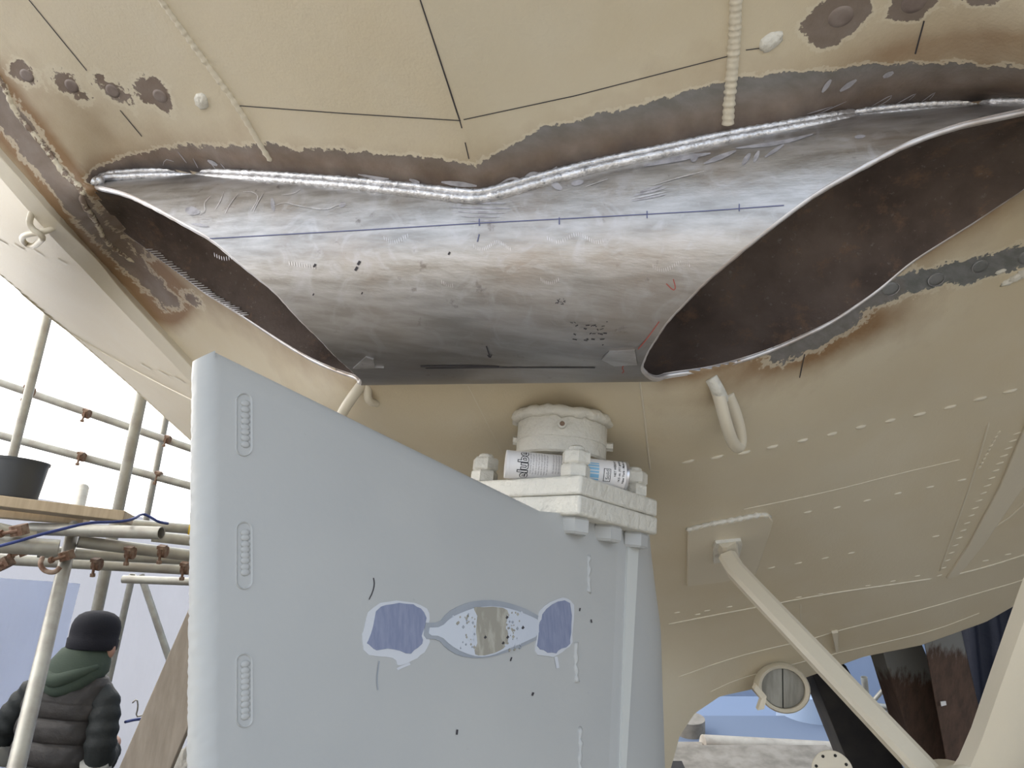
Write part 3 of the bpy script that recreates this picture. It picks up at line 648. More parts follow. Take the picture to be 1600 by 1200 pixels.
for t in levels:
    ring = []
    us = np.r_[0, .004, .012, np.linspace(.03, 1, 44)]
    for u in us[::-1]:                                     # viewer side, forward to aft
        y0 = 1330; x = 342 + (x_edge(1000) - 342) * u
        y = y_top(x) + (y0 - y_top(x)) * t; x = 342 + (x_edge(y) - 342) * u
        inset = .010 * (1 - min(1, t / .02)) ** 2 * (1 if x < 860 else 0)
        ring.append(RF(x, y) - RN * inset)
    base = RF(342, y_top(342) + (1330 - y_top(342)) * t)
    up = max(0, .05 - t) / .05
    for a in np.linspace(12, 168, 12):                     # rounded trailing edge
        a = math.radians(a); ring.append(base - RN * RTE + RN * RTE * math.cos(a) - EC * (RTE * 1.25 + (RND.uniform(-.0007, .0007) if t > .02 else 0)) * math.sin(a) + RN * (RND.uniform(-.0006, .0006) if t > .02 else 0) + EV * (.012 * up * up * math.sin(a)))
    for u in us:                                           # far side
        x = 342 + (x_edge(1000) - 342) * u; y = y_top(x) + (1330 - y_top(x)) * t; x = 342 + (x_edge(y) - 342) * u
        th = 2 * RTE + .075 * min(1, u / .75); ring.append(RF(x, y) - RN * th)
    rings.append(W(np.array(ring)))
mk('blade', loft(rings), M['rudder'], rud, smooth=40)
# nose of the blade
rings = []
for y in np.linspace(828, 1330, 26):
    e = RF(x_edge(y) - 4, y); f = np.interp(y, [828, 1000, 1330], [.17, .235, .26]); ring = []
    for a in np.linspace(90, -90, 24):
        a = math.radians(a); ring.append(e - RN * .052 + RN * .054 * math.sin(a) * (1 if a > 0 else 1) + EC * f * math.cos(a) ** .8)
    ring.append(e - RN * .10 - EC * .03); ring.append(e + RN * .0 - EC * .02); rings.append(W(np.array(ring)))
mk('leading_edge', loft(rings), M['rudder'], rud, smooth=50)
rings = []                                                 # facing strip where side plate meets nose, its brighter light put into the colour
for y in np.linspace(846, 1330, 20):
    w_ = np.interp(y, [846, 1000, 1330], [24, 18, 6]); x = x_edge(y)
    rings.append(W(np.array([RF(x, y) - RN * .01, RF(x, y) + RN * .006, RF(x, y) + RN * .0055 + EC * w_ * .0019, RF(x, y) - RN * .012 + EC * w_ * .0021])))
mk('facing_strip', loft(rings), M['strip_lit'], rud, smooth=30)
def face_poly(name, pts, mat, off, sm=1, jit=0, label=None, parent=None):
    p = np.array(pts, float); p = np.vstack([p, p[:1]]); p = smooth_poly(p, sm)[:-1] if sm else p[:-1]
    if jit: p = p + np.array([[RND.uniform(-jit, jit), RND.uniform(-jit, jit)] for _ in p])
    a = np.array([RW(x, y, off) for x, y in p]); b = np.array([RW(x, y, -.002) for x, y in p])
    return mk(name, loft([b, a], True, True), M[mat], parent or rud, smooth=False, label=label)
face_poly('paint_patch', [(566, 992), (572, 960), (588, 944), (612, 938), (640, 940), (664, 948), (672, 962), (668, 985), (672, 1000), (664, 1018), (655, 1026), (640, 1034), (622, 1042), (618, 1030), (598, 1026), (570, 1022)], 'paler', .0006, 1, 1.2)
face_poly('paint_patch', [(573, 1006), (582, 985), (584, 960), (596, 945), (618, 943), (640, 944), (655, 949), (664, 960), (665, 978), (658, 990), (660, 1005), (650, 1014), (640, 1024), (620, 1016), (600, 1014), (585, 1018)], 'blue', .0012, 1, 1.5, 'rough square of slate blue primer')
band_o = [(664, 973), (686, 973), (697, 958), (720, 945), (745, 938), (775, 938), (805, 945), (830, 956), (846, 966), (846, 996), (820, 1008), (795, 1018), (770, 1026), (745, 1029), (715, 1025), (695, 1012), (684, 999), (660, 998)]
band_i = [(670, 981), (688, 980), (702, 966), (722, 956), (745, 949), (772, 947), (800, 952), (825, 962), (842, 970), (842, 992), (815, 1005), (790, 1015), (768, 1024), (747, 1027), (722, 1020), (702, 1008), (688, 994), (668, 993)]
face_poly('paint_band', band_o, 'greyband', .0014, 1, .3, 'dark grey outline of a leaf-shaped mark')
face_poly('paint_leaf', band_i, 'pale', .0022, 1, .2, 'pale blue leaf-shaped painted mark')
ol = [(738, 950), (760, 947), (790, 950), (793, 965), (786, 978), (794, 990), (788, 1010), (776, 1020), (750, 1026), (738, 1020), (745, 1000), (741, 985), (744, 968)]
face_poly('bare_patch', ol, 'olive', .0026, 1, 1.4, 'worn olive patch inside the leaf mark')
for k in range(90):
    s = RND.choice((-1, 1)); x = (735 if s < 0 else 794) + s * abs(RND.gauss(0, 14)) - s * 6; y = RND.uniform(955, 1016)
    if not (705 < x < 822): continue
    r = RND.uniform(.8, 2.2); face_poly('paint_fleck', [(x - r, y), (x, y - r * 1.4), (x + r, y), (x, y + r * 1.4)], RND.choice(('olive', 'olive', 'pale', 'greyband')), .0027, 0)
for x, y in ((790, 965), (791, 996), (784, 1005), (815, 981), (756, 996)): face_poly('chip', [(x - 2.2, y + 1), (x, y - 3), (x + 2.5, y), (x, y + 2.5)], 'line', .0029, 0)
face_poly('paint_patch', [(838, 970), (845, 950), (865, 938), (882, 934), (894, 940), (897, 960), (894, 985), (893, 1010), (880, 1016), (868, 1026), (850, 1026), (836, 1022), (838, 1000)], 'paler', .0016, 1, 1.2)
face_poly('paint_patch', [(842, 972), (848, 955), (866, 942), (884, 938), (890, 945), (891, 968), (889, 995), (888, 1010), (872, 1014), (866, 1022), (852, 1018), (838, 1014), (841, 995)], 'blue', .0024, 1, 1.4, 'rough upright patch of slate blue primer')
for s, w_, m in (([(583, 903), (585, 912), (582, 925), (576, 937)], 1.6, 'line'), ([(592, 1033), (588, 1060), (590, 1078)], 2.0, 'greyband'), ([(714, 1140), (713, 1148)], 3, 'line'), ([(833, 1082), (831, 1087)], 3, 'line'), ([(799, 1027), (797, 1033)], 2, 'line'), ([(906, 950), (905, 955)], 2, 'line'), ([(923, 968), (924, 973)], 2.2, 'line'), ([(640, 1037), (625, 1043), (620, 1046)], 4, 'paler'), ([(868, 1026), (871, 1044)], 5, 'paler')):
    p = resample(smooth_poly(s, 1), 4); L, R_ = [], []
    for i, (x, y) in enumerate(p):
        d = unit(p[min(i + 1, len(p) - 1)] - p[max(i - 1, 0)]); n = np.array([-d[1], d[0]]) * w_ / 2; L.append(RW(x + n[0], y + n[1], .0008)); R_.append(RW(x - n[0], y - n[1], .0008))
    m_ = len(p); mk('scuff_mark', (np.array(L + R_), [(i, i + 1, m_ + i + 1, m_ + i) for i in range(m_ - 1)]), M[m], rud)
# slot welds down the trailing edge: a sunk capsule with a rim and weld ripples
for y0, y1 in ((615, 712), (816, 920), (1022, 1136), (1232, 1330)):
    cap = lambda r, o: np.array([RW(381 + r * math.cos(t), (y0 + 12 if math.sin(t) < 0 else y1 - 12) + r * math.sin(t), o) for t in np.linspace(0, 2 * math.pi, 32, endpoint=False)])
    sw = mk('slot_weld', loft([cap(14, -.001), cap(12.5, .0016), cap(11, .0012), cap(10, -.0006)], False, True), M['rudder'], rud, smooth=60)
    n_ = int((y1 - y0 - 24) / 9)
    for i in range(n_):
        y = y0 + 16 + i * 9 + RND.uniform(-1, 1); k = rz(381, y) / FPX
        mk('weld_ripple', ellipsoid(W(RF(383, y) + RN * .0002), W(EC * 9 * k) - CAM, W(EV * 6 * k) - CAM, W(RN * .0016) - CAM, 10, 5), M['rudder'], sw)
for y0, y1, x in ((868, 926, 920), (1004, 1066, 900), (1136, 1205, 906)):
    p = np.linspace(y0, y1, 12); k = rz(x, y0) / FPX
    mk('slot_weld', tube(np.array([RW(x + RND.uniform(-1, 1), y, -.001) for y in p]), ripple(12, .0045, .3, x), 8), M['rudder'], rud)
# palm coupling
E1h = np.array([.656, .755, 0.]); E2h = np.array([-.755, .656, 0.]); EZ = np.array([0, 0, 1.])
K0 = P(905, 804, 1.27); TH = .0350
def PW(a, b, h): return K0 + E1h * a + E2h * b + EZ * h
def palm(h0, h1, g=0.):
    A_, B_ = .275, .30; poly = [(g, g), (A_ - g, g), (A_ - g, B_ - g), (g, B_ - g)]
    return prism(np.array([PW(a, b, h0) for a, b in poly]), EZ * (h1 - h0))
bevel(mk('lower_palm', palm(0, TH), M['creamlump'], rud, smooth=30), .005, 3)
bevel(mk('upper_palm', palm(TH + .0007, 2 * TH, .0008), M['creamlump'], rud, smooth=30), .005, 3)
def hexnut(c, r, h, rot, ch=.12):
    rg = []
    for z, k in ((0, 1 - ch), (h * .14, 1), (h * .84, 1), (h, 1 - ch)):
        rg.append(np.array([c + np.array([math.cos(rot + i * math.pi / 3) * r * k, math.sin(rot + i * math.pi / 3) * r * k, z]) for i in range(6)]))
    return loft(rg)
def stud(a, b, top=True, nuts=1, rot=.3):
    if top:
        h = 2 * TH
        for k in range(nuts):
            mk('nut', hexnut(PW(a, b, h), .0272, .026, rot + .5 * k), M['creamlump'], rud, smooth=25); h += .026
        mk('bolt_end', tube([PW(a, b, 0), PW(a, b, h + .006), PW(a, b, h + .009)], [.015, .015, .011], 16), M['creamlump'], rud, smooth=40)
    mk('bolt_head', hexnut(PW(a, b, -.030), .0310, .030, rot + .45), M['rudder'], rud, smooth=25)
stud(.035, .038, True, 2, .1); stud(.14, .036, False); stud(.238, .036, True, 2, .5); stud(.036, .262, True, 2, .2); stud(.238, .262, True, 2, .4); stud(.14, .264, True, 1)
# stock and the bearing collar on the hull
SB = PW(.1375, .15, 2 * TH)
mk('stock', tube([SB - EZ * .01, SB + EZ * .12], .060, 40), M['cream'], rud, smooth=50)
mk('grease_smear', tube([SB + E1h * -.034 - E2h * .051 + EZ * .005, SB + E1h * -.034 - E2h * .051 + EZ * .016, SB + E1h * -.034 - E2h * .051 + EZ * .032], [.004, .007, .003], 8), M['grease'], rud)
zb = .062
def ringz(z, r, n=48, jit=0): return np.array([SB + np.array([math.cos(2 * math.pi * i / n) * r * (1 + RND.uniform(-jit, jit)), math.sin(2 * math.pi * i / n) * r * (1 + RND.uniform(-jit, jit)), z]) for i in range(n)])
col_o = empty('stock_collar', SB + EZ * zb, 'cream round bearing collar around the rudder stock below the hull', 'collar')
angs = np.linspace(0, 2 * math.pi, 64, endpoint=False); ctop = .148
def ringa(h, r, jit=0.): return np.array([SB + np.array([math.cos(a) * r, math.sin(a) * r, (h[i] if np.ndim(h) else h) + RND.uniform(-jit, jit)]) for i, a in enumerate(angs)])
mk('collar_body', loft([ringa(zb, .066), ringa(zb, .088), ringa(zb + .004, .092), ringa(zb + .028, .092), ringa(zb + .0285, .0905), ringa(zb + .031, .0905), ringa(zb + .0315, .092), ringa(ctop, .092)], False, True), M['creamlump'], col_o, smooth=40)
mk('shadow_gap', loft([ringz(zb + .002, .066), ringz(zb + .03, .066)], False, True), M['recess_shade'], col_o)
wf = ringa(ctop - .006, .0965, .002); mk('weld_fillet', tube(np.vstack([wf, wf[:2]]), ripple(66, .0115, .12, 9), 10, False), M['creamlump'], col_o)
def radial(name, ang, z, r0_, r1_, rr, mat, n=10, hollow=False):
    d = np.array([math.cos(ang), math.sin(ang), 0]); a, b = SB + d * r0_ + EZ * z, SB + d * r1_ + EZ * z
    o = mk(name, pipe(a, b, rr, rr * .4, n) if hollow else tube([a, b], rr, n), M[mat], col_o, smooth=40); return o
radial('grease_nipple', math.radians(-95), zb + .052, .085, .104, .0085, 'creamlump', 14, True); radial('nipple_bore', math.radians(-95), zb + .052, .085, .1015, .0052, 'rusty', 10)
radial('set_screw', math.radians(-8), zb + .034, .085, .105, .009, 'creamlump', 6); radial('set_screw', math.radians(178), zb + .034, .085, .100, .009, 'creamlump', 6)

# ------------------------------------------------------------------ grease cartridge lying on the palm
GR = .0268
ga = PW(-.009, .170, 2 * TH + GR); gb = PW(.157, .004, 2 * TH + GR)
gd = unit(gb - ga); GL = .232; gm = (ga + gb) / 2; ga, gb = gm - gd * GL / 2, gm + gd * GL / 2
gsx = unit(np.cross(gd, EZ)); gsx = gsx if gsx @ (CAM - gm) > 0 else -gsx; gsz = EZ
cart = empty('grease_cartridge', gm - EZ * GR, 'white printed grease cartridge lying on the rudder coupling', 'cartridge')
def GP(t, ang, r=GR): return ga + gd * t + (gsx * math.cos(ang) + gsz * math.sin(ang)) * r
def gring(t, r): return np.array([GP(t, 2 * math.pi * i / 40, r) for i in range(40)])
mk('body', loft([gring(0, GR * .97), gring(.002, GR), gring(GL - .006, GR), gring(GL - .005, GR * .985)]), M['paper'], cart, smooth=40)
mk('end_cap', loft([gring(GL - .005, GR * 1.0), gring(GL - .004, GR * 1.03), gring(GL, GR * 1.03), gring(GL + .001, GR * .98), gring(GL - .004, GR * .93)]), M['foil'], cart, smooth=40)
mk('rear_cap', loft([gring(-.001, GR * .92), gring(-.0015, GR * 1.0), gring(.004, GR * 1.015), gring(.0045, GR)]), M['paper'], cart, smooth=40)
def gpatch(name, t0, t1, a0, a1, mat, off=.0003, n=10):
    A = np.radians(np.linspace(a0, a1, n)); v = [GP(t0, a, GR + off) for a in A] + [GP(t1, a, GR + off) for a in A]
    return mk(name, (np.array(v), [(i, i + 1, n + i + 1, n + i) for i in range(n - 1)]), M[mat], cart)
def gtext(txt, t, a_start, size, mat, off=.0005, bold=0.):       # lettering that reads upward round the tube
    cu = bpy.data.curves.new('lettering', 'FONT'); cu.body = txt; cu.size = size; cu.offset = bold; ob = bpy.data.objects.new('lettering', cu); COL.objects.link(ob)
    me = bpy.data.meshes.new_from_object(ob.evaluated_get(bpy.context.evaluated_depsgraph_get())); bpy.data.objects.remove(ob)
    vv = np.array([v_.co[:] for v_ in me.vertices]); ff = [tuple(p.vertices) for p in me.polygons]
    out = np.array([GP(t - y, math.radians(a_start) + x / GR, GR + off) for x, y, _ in vv]); bpy.data.meshes.remove(me)
    return mk('lettering', (out, ff), M[mat], cart, smooth=False)
bpy.context.view_layer.update()
gtext('elube', .0385, -66, .0265, 'print_', .0004, .0016); gtext('elube', .0385, -66, .0265, 'paper', .0008)
for c in range(7):
    t = .045 + c * .0052
    gtext(RND.choice(('for use in all marine gear', 'wipe fittings clean before', 'apply to every grease point', 'keep away from open flame', 'store in a cool dry place')), t, -42 + RND.uniform(-2, 2), .0042, 'printg', .0004)
for c in range(6): gtext(RND.choice(('resists salt water washout', 'fits standard grease guns', 'do not swallow contents')), .088 + c * .0052, -30 + RND.uniform(-2, 2), .0042, 'printg', .0004)
for i, (a0, a1) in enumerate(((-30, -14), (-10, -2), (2, 12), (16, 24), (28, 34), (-40, -34))): gpatch('blue_band', .152, .174, a0, a1, 'cyan')
gpatch('box_border', .183, .1965, -42, 12, 'print_'); gpatch('box_panel', .1842, .1953, -39.5, 9.5, 'paper', .0005); gtext('Solid', .1935, -32, .0095, 'print_', .0008)
for i, (tx, a_) in enumerate((('NET WEIGHT', -18), ('14.5 oz. (411 grams)', -40), ('New York - Made in USA', -44))): gtext(tx, .2065 + i * .008, a_, .0058, 'print_', .0005, .0001)

# ------------------------------------------------------------------ shaft strut (two arms and hub), lower right
st = empty('shaft_strut', P(1500, 1290, 1.45), 'cream V-shaped propeller shaft strut with one slim arm reaching up to the hull', 'strut')
def flat_bar(name, pts, w, t, side, mat='cream'):
    pts = np.array(pts); T, _, _ = frames(pts); rg = []
    for p, d in zip(pts, T):
        s_ = unit(side - d * (side @ d)); n = np.cross(d, s_); rg.append(np.array([p + s_ * w + n * t * .6, p + s_ * w * .6 + n * t, p - s_ * w * .6 + n * t, p - s_ * w + n * t * .6, p - s_ * w - n * t * .6, p - s_ * w * .6 - n * t, p + s_ * w * .6 - n * t, p + s_ * w - n * t * .6]))
    return mk(name, loft(rg), M[mat], st, smooth=30)
arm = [HW(1134, 838, .012), HW(1135, 852, .03), P(1138, 872, 1.88), P(1150, 892, 1.84), P(1180, 924, 1.77), P(1260, 1008, 1.62), P(1350, 1103, 1.49), P(1440, 1198, 1.38), P(1490, 1250, 1.34)]
flat_bar('arm', arm, .0225, .018, RT * .80 + UP * .45 + fw * .15)
mk('foot_pad', prism(np.array([HW(x, y, .008) for x, y in ((1112, 846), (1116, 838), (1155, 834), (1157, 840), (1152, 862), (1113, 870))]), (W(HN(1135, 850)) - CAM) * .012), M['creamlump'], st, smooth=30)
hubc = P(1500, 1262, 1.36); hd = unit(E1h * .35 + E2h * -.2 + np.array([0, .9, -.12]))
rg = []
hx = unit(np.cross(hd, EZ)); hz = np.cross(hx, hd)
for t, r in ((-.16, .05), (-.15, .058), (-.05, .075), (.08, .078), (.2, .072), (.21, .06)): rg.append(np.array([hubc + hd * t + (hx * math.cos(a) + hz * math.sin(a)) * r for a in np.linspace(0, 2 * math.pi, 32, endpoint=False)]))
mk('hub', loft(rg), M['cream'], st, smooth=40)
wide = [P(1500, 1268, 1.33), P(1545, 1200, 1.30), P(1568, 1150, 1.28), P(1600, 1060, 1.25), P(1648, 930, 1.20), P(1700, 800, 1.16)]
flat_bar('arm', wide, .050, .024, RT * .9 + UP * .3 - fw * .05)
rg = []
for (x, y, r) in ((1490, 1210, .05), (1525, 1190, .036), (1548, 1165, .028)): rg.append(np.array([P(x, y, 1.32) + (hd * math.cos(a) * 1.2 + RT * math.sin(a) * .8) * r for a in np.linspace(0, 2 * math.pi, 20, endpoint=False)]))
mk('arm_fillet', loft(rg), M['cream'], st)

# ------------------------------------------------------------------ stern tube stub with plug, under the hull
tc = P(1222, 1074, 2.50); td = unit(CAM + np.array([.45, 0, -.35]) - tc)
tx_ = unit(np.cross(td, EZ)); tz_ = np.cross(tx_, td)
boss = empty('stern_tube', tc - EZ * .1, 'round stern tube stub plugged with weathered grey wood under the hull', 'pipe')
def bring(t, r, sq=1.1): return np.array([tc + td * t + (tx_ * math.cos(a) * sq + tz_ * math.sin(a)) * r for a in np.linspace(0, 2 * math.pi, 36, endpoint=False)])
mk('tube_ring', loft([bring(-.4, .081), bring(.03, .078), bring(.04, .073), bring(.03, .064), bring(-.05, .064)], False, False), M['cream'], boss, smooth=40)
for s_ in (-1, 1):
    h = [tc + td * .0 + (tx_ * math.cos(a) * 1.1 + tz_ * math.sin(a)) * .0625 for a in np.linspace(math.pi / 2 + .02, math.pi / 2 + math.pi - .02, 16)]
    h = np.array([tc + tx_ * s_ * .0008 + (q_ - tc) * np.array([1, 1, 1]) if s_ < 0 else tc + tx_ * .0008 - (q_ - tc) for q_ in h])
    mk('plug_half', prism(h, td * (.014 + .002 * s_)), M['plugwood'], boss, smooth=False)
mk('back_plate', loft([bring(-.06, .07), bring(-.04, .07)]), M['recess_shade'], boss)
mk('bracket', prism(np.array([P(1182, 1070, 2.36), P(1198, 1088, 2.36), P(1194, 1108, 2.34), P(1184, 1110, 2.34), P(1190, 1092, 2.36), P(1178, 1078, 2.36)]), fw * .02), M['cream'], boss, smooth=False)

# ------------------------------------------------------------------ ground, sheeting walls, dark tarpaulin
def grid_plane(o, ex, ez, nx, nz, wave=None):
    v, f = [], []
    for i in range(nz + 1):
        for j in range(nx + 1):
            p = o + ex * j / nx + ez * i / nz; v.append(p + (wave(j / nx, i / nz) if wave else 0))
    for i in range(nz):
        for j in range(nx): a = i * (nx + 1) + j; f.append((a, a + 1, a + nx + 2, a + nx + 1))
    return np.array(v), f
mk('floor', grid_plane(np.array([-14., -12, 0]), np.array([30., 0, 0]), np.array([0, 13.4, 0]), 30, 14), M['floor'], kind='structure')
mk('floor', grid_plane(np.array([-14., 1.4, 0]), np.array([30., 0, 0]), np.array([0, 20.6, 0]), 30, 20), M['dark_ground'], kind='structure')  # ground darkened here to cut bounce light onto the lower hull
HD = unit([math.sin(math.radians(22)), math.cos(math.radians(22)), 0]); HL = np.array([-HD[1], HD[0], 0])     # along and to port of the ship
so = P(100, 800, 6.2); so[2] = 0
def fold(amp, fr, ph): return lambda u, w_: HL * amp * (math.sin(u * fr + ph + 1.5 * math.sin(w_ * 5)) + .5 * math.sin(u * fr * 2.3 + w_ * 7 + ph)) + EZ * 0
mk('wall_left', grid_plane(so - HD * 9.5, HD * 22.5, EZ * 7.0, 180, 40, fold(.05, 60, .3)), M['sheet'], kind='structure')
lo = P(100, 1000, 6.0); lo[2] = 0
mk('wall_left', grid_plane(lo - HD * 9, HD * 22, EZ * 2.28, 200, 16, fold(.03, 90, 1.3)), M['sheet2'], kind='structure')
l3 = P(60, 1000, 5.7); l3[2] = 0
mk('wall_left', grid_plane(l3 - HD * 5.6, HD * 5.85, EZ * 1.66, 80, 16, fold(.03, 34, 1.3)), M['sheet3'], kind='structure')
fo = P(1210, 1100, 8.5); fo[2] = 0; fr_ = unit(RT * np.array([1, 1, 0]))
mk('wall_back', grid_plane(fo - fr_ * 4.5, fr_ * 7.0, EZ * 3.2, 80, 20, lambda u, w_: fw * .06 * math.sin(u * 50 + 3 * w_)), M['sheetblue'], kind='structure')
bo = P(1210, 1100, 11.5); bo[2] = 0
mk('wall_back', grid_plane(bo - fr_ * 9, fr_ * 22, EZ * 9, 22, 9), M['light_block'], kind='structure')  # added dark wall, holds back sky light from ahead
co = P(1500, 1100, 4.6); co[2] = 0
def tarp(u, w_): return np.array([.05 * math.sin(u * 300 + w_), .05 * math.sin(u * 230 + 2 * w_), 0])
mk('wall_right', grid_plane(co, unit([.95, .12, 0]) * 1.1, EZ * 3.6, 40, 12, lambda u, w_: np.array([0, .05 * math.sin(u * 40 + w_), 0])), M['curtain'], kind='structure')
mk('wall_right', grid_plane(co + unit([.95, .12, 0]) * 1.1, unit([.25, -1, 0]) * 6.4, EZ * 3.6, 200, 12, tarp), M['curtain'], kind='structure')  # tarpaulin carried on aft out of view, length set to block light

# ------------------------------------------------------------------ scaffolding, port side
TUB = .0242
def stube(a, b, label, r=TUB, group='scaffold tubes', name='scaffold_tube', mat='galv'):
    return mk(name, pipe(P(*a), P(*b), r, .0035, 18), M[mat], smooth=40, label=label, cat='scaffold tube', group=group)
def ext(a, b, t):                       # carry a tube on past b by a factor
    return tuple(b[i] + (b[i] - a[i]) * t for i in range(3))
stube((88, 440, 4.1), (0, 792, 4.0), 'upright scaffold tube behind the black bucket')
stube((242, 520, 3.9), (138, 1020, 3.85), 'thick upright scaffold tube right of the boards, passing behind the knit cap', .029)
stube((266, 620, 5.6), (228, 815, 5.6), 'thin far upright scaffold tube nearest the rudder edge')
stube((-60, 577, 4.5), (360, 722, 4.7), 'upper sloping scaffold guard rail above the bucket')
stube((-60, 664, 4.4), (360, 776, 4.6), 'lower sloping scaffold guard rail above the bucket')
stube((130, 763, 3.3), (20, 1222, 2.0), 'leaning near scaffold tube in front of the person, its top end showing above the boards')
stube((207, 898, 5.4), (168, 1070, 5.4), 'thin upright scaffold tube just right of the knit cap')
stube((220, 898, 5.2), (312, 1170, 5.2), 'thin diagonal brace leaning right below the tube bundle')
stube((48, 826, 2.88), (252, 833, 2.78), 'horizontal scaffold tube with open end facing right under the boards', .024)
stube((186, 818, 3.5), (330, 829, 3.7), 'grey horizontal tube with yellow cap behind the boards')
stube((238, 838, 3.32), (330, 848, 3.4), 'short horizontal tube right of the open tube end')
stube((122, 846, 2.93), (330, 872, 3.2), 'second horizontal scaffold tube in the bundle, below the open ended one')
stube((60, 862, 3.09), (330, 876, 3.36), 'third horizontal scaffold tube in the bundle with two clamps')
stube((-30, 872, 3.25), (330, 892, 3.5), 'lowest long horizontal scaffold tube of the bundle')
stube((-20, 826, 2.7), (52, 842, 2.8), 'horizontal tube end at the picture edge under the boards', .03)
stube((-20, 850, 2.62), (92, 856, 2.72), 'mossy horizontal tube under the boards left of the near upright', .03)
stube((192, 905, 4.6), (330, 910, 4.6), 'pale thin horizontal tube under the bundle')
mk('tube_cap', tube([P(296, 826, 3.655), P(303, 827, 3.66)], .034, 18), M['yellow'], smooth=40, label='yellow plastic cap on the end of a grey scaffold tube', cat='cap')
# couplers
def coupler(x, y, z, s, rot, label):
    e = empty('scaffold_coupler', P(x, y, z), label, 'coupler', 'rusty scaffold couplers'); c = P(x, y, z); r = math.radians(rot)
    ax = RT * math.cos(r) - UP * math.sin(r); bx = RT * math.sin(r) + UP * math.cos(r)
    rg = tube([c - ax * .018 * s, c + ax * .018 * s], .030 * s, 12); mk('band', rg, M['rusty'], e, smooth=40)
    mk('bolt', tube([c + bx * .02 * s - fw * .03 * s, c - bx * .055 * s - fw * .03 * s], .007 * s, 8), M['rusty'], e, smooth=40)
    mk('clamp_nut', tube([c - bx * .040 * s - fw * .03 * s, c - bx * .054 * s - fw * .03 * s], .014 * s, 6), M['rusty'], e, smooth=False)
    mk('saddle', obox(c + bx * .028 * s - fw * .02 * s, ax * .018 * s, bx * .008 * s, fw * .02 * s), M['rusty'], e, smooth=False)
for a in ((46, 612, 4.1, 1., 20, 'rusty coupler where the upper guard rail crosses the bucket side upright'), (136, 647, 4.5, .9, 20, 'rusty sleeve coupler midway on the upper guard rail'), (128, 714, 4.45, .9, 16, 'rusty sleeve coupler midway on the lower guard rail'),
          (262, 687, 4.6, .8, 20, 'rusty coupler on the upper guard rail near the rudder'), (248, 744, 4.55, .9, 16, 'rusty coupler on the lower guard rail near the rudder'),
          (30, 828, 2.65, 1., 80, 'rusty coupler under the boards near the picture edge'), (8, 880, 2.7, 1., 60, 'rusty coupler at the lower left end of the bundle'), (42, 860, 2.7, .9, 70, 'rusty coupler between the two mossy tube ends'),
          (104, 868, 2.8, .9, 75, 'large rusty coupler on top of the near upright'), (204, 864, 2.95, .8, 8, 'rusty clamp under the second bundle tube'), (255, 862, 3.0, .8, 8, 'rusty clamp halfway along the bundle right side'),
          (152, 882, 3.0, .8, 8, 'small rusty clamp left of the thick upright'), (290, 888, 3.1, .8, 8, 'rusty clamp at the right end of the bundle')):
    coupler(*a)
hook = np.array([P(66, 872, 2.15), P(62, 882, 2.12), P(70, 893, 2.12), P(86, 895, 2.12), P(94, 886, 2.13)]); mk('coupler_ring', tube(smooth_poly(hook, 2), .007, 10), M['rusty'], label='rusty bent ring hanging from the near coupler', cat='ring')
# boards and bucket
def board(a, b, w, t, mat, label, group, depth):
    a, b = P(*a), P(*b); d = unit(b - a); dep = unit(np.cross(EZ, d)); dep = dep if dep @ fw > 0 else -dep; n = np.cross(d, dep); n = n if n[2] > 0 else -n
    BT.append((a, b, dep, n * t))
    return bevel(mk('scaffold_board', obox((a + b) / 2 + dep * depth / 2, (b - a) / 2, n * t, dep * depth / 2), M[mat], smooth=30, label=label, cat='board', group=group), .003)
BT = []
board((-60, 775, 2.75), (194, 806, 2.9), .2, .020, 'board', 'front scaffold board with pale sawn edge holding the bucket', 'scaffold boards', .22)
board((-60, 796, 2.95), (130, 812, 3.05), .2, .018, 'board', 'rear scaffold board just under the front board', 'scaffold boards', .1)
bc = BT[0][0] + (BT[0][1] - BT[0][0]) * .21 + BT[0][2] * .115 + BT[0][3] + EZ * .003
bk = empty('bucket', bc, 'black plastic bucket standing on the scaffold boards', 'bucket')
def bk_ring(h, r): return np.array([bc + np.array([math.cos(a) * r, math.sin(a) * r, h]) for a in np.linspace(0, 2 * math.pi, 32, endpoint=False)])
mk('body', loft([bk_ring(0, .098), bk_ring(.146, .108), bk_ring(.146, .104), bk_ring(.004, .094)]), M['black'], bk, smooth=40)
mk('rim', loft([bk_ring(.138, .111), bk_ring(.149, .112), bk_ring(.150, .103), bk_ring(.138, .108)], False, False), M['black'], bk, smooth=40)
mk('blue_rope', tube(smooth_poly([P(-20, 858, 2.5), P(20, 848, 2.5), P(60, 836, 2.55), P(100, 826, 2.6), P(140, 816, 2.66), P(180, 816, 2.74), P(208, 812, 2.82), P(222, 802, 3.0), P(236, 808, 3.0), P(248, 816, 3.0), P(262, 818, 3.1)], 2), .0055, 8), M['rope'], label='blue rope draped across the tubes under the boards', cat='rope')
# leaning plank
pa, pb = P(297, 962, 2.25), P(205, 1260, 2.15); d = unit(pb - pa); sd = unit(np.cross(d, fw)); sd = sd if sd @ RT > 0 else -sd
pp = [P(313, 920, 2.25), P(296, 948, 2.25), P(176, 1222, 2.15), P(258, 1222, 2.15), P(330, 1050, 2.22), P(336, 930, 2.25)]
bevel(mk('leaning_plank', prism(np.array(pp), fw * .035), M['plank'], smooth=30, label='weathered grey wooden plank leaning behind the rudder edge', cat='plank'), .003)
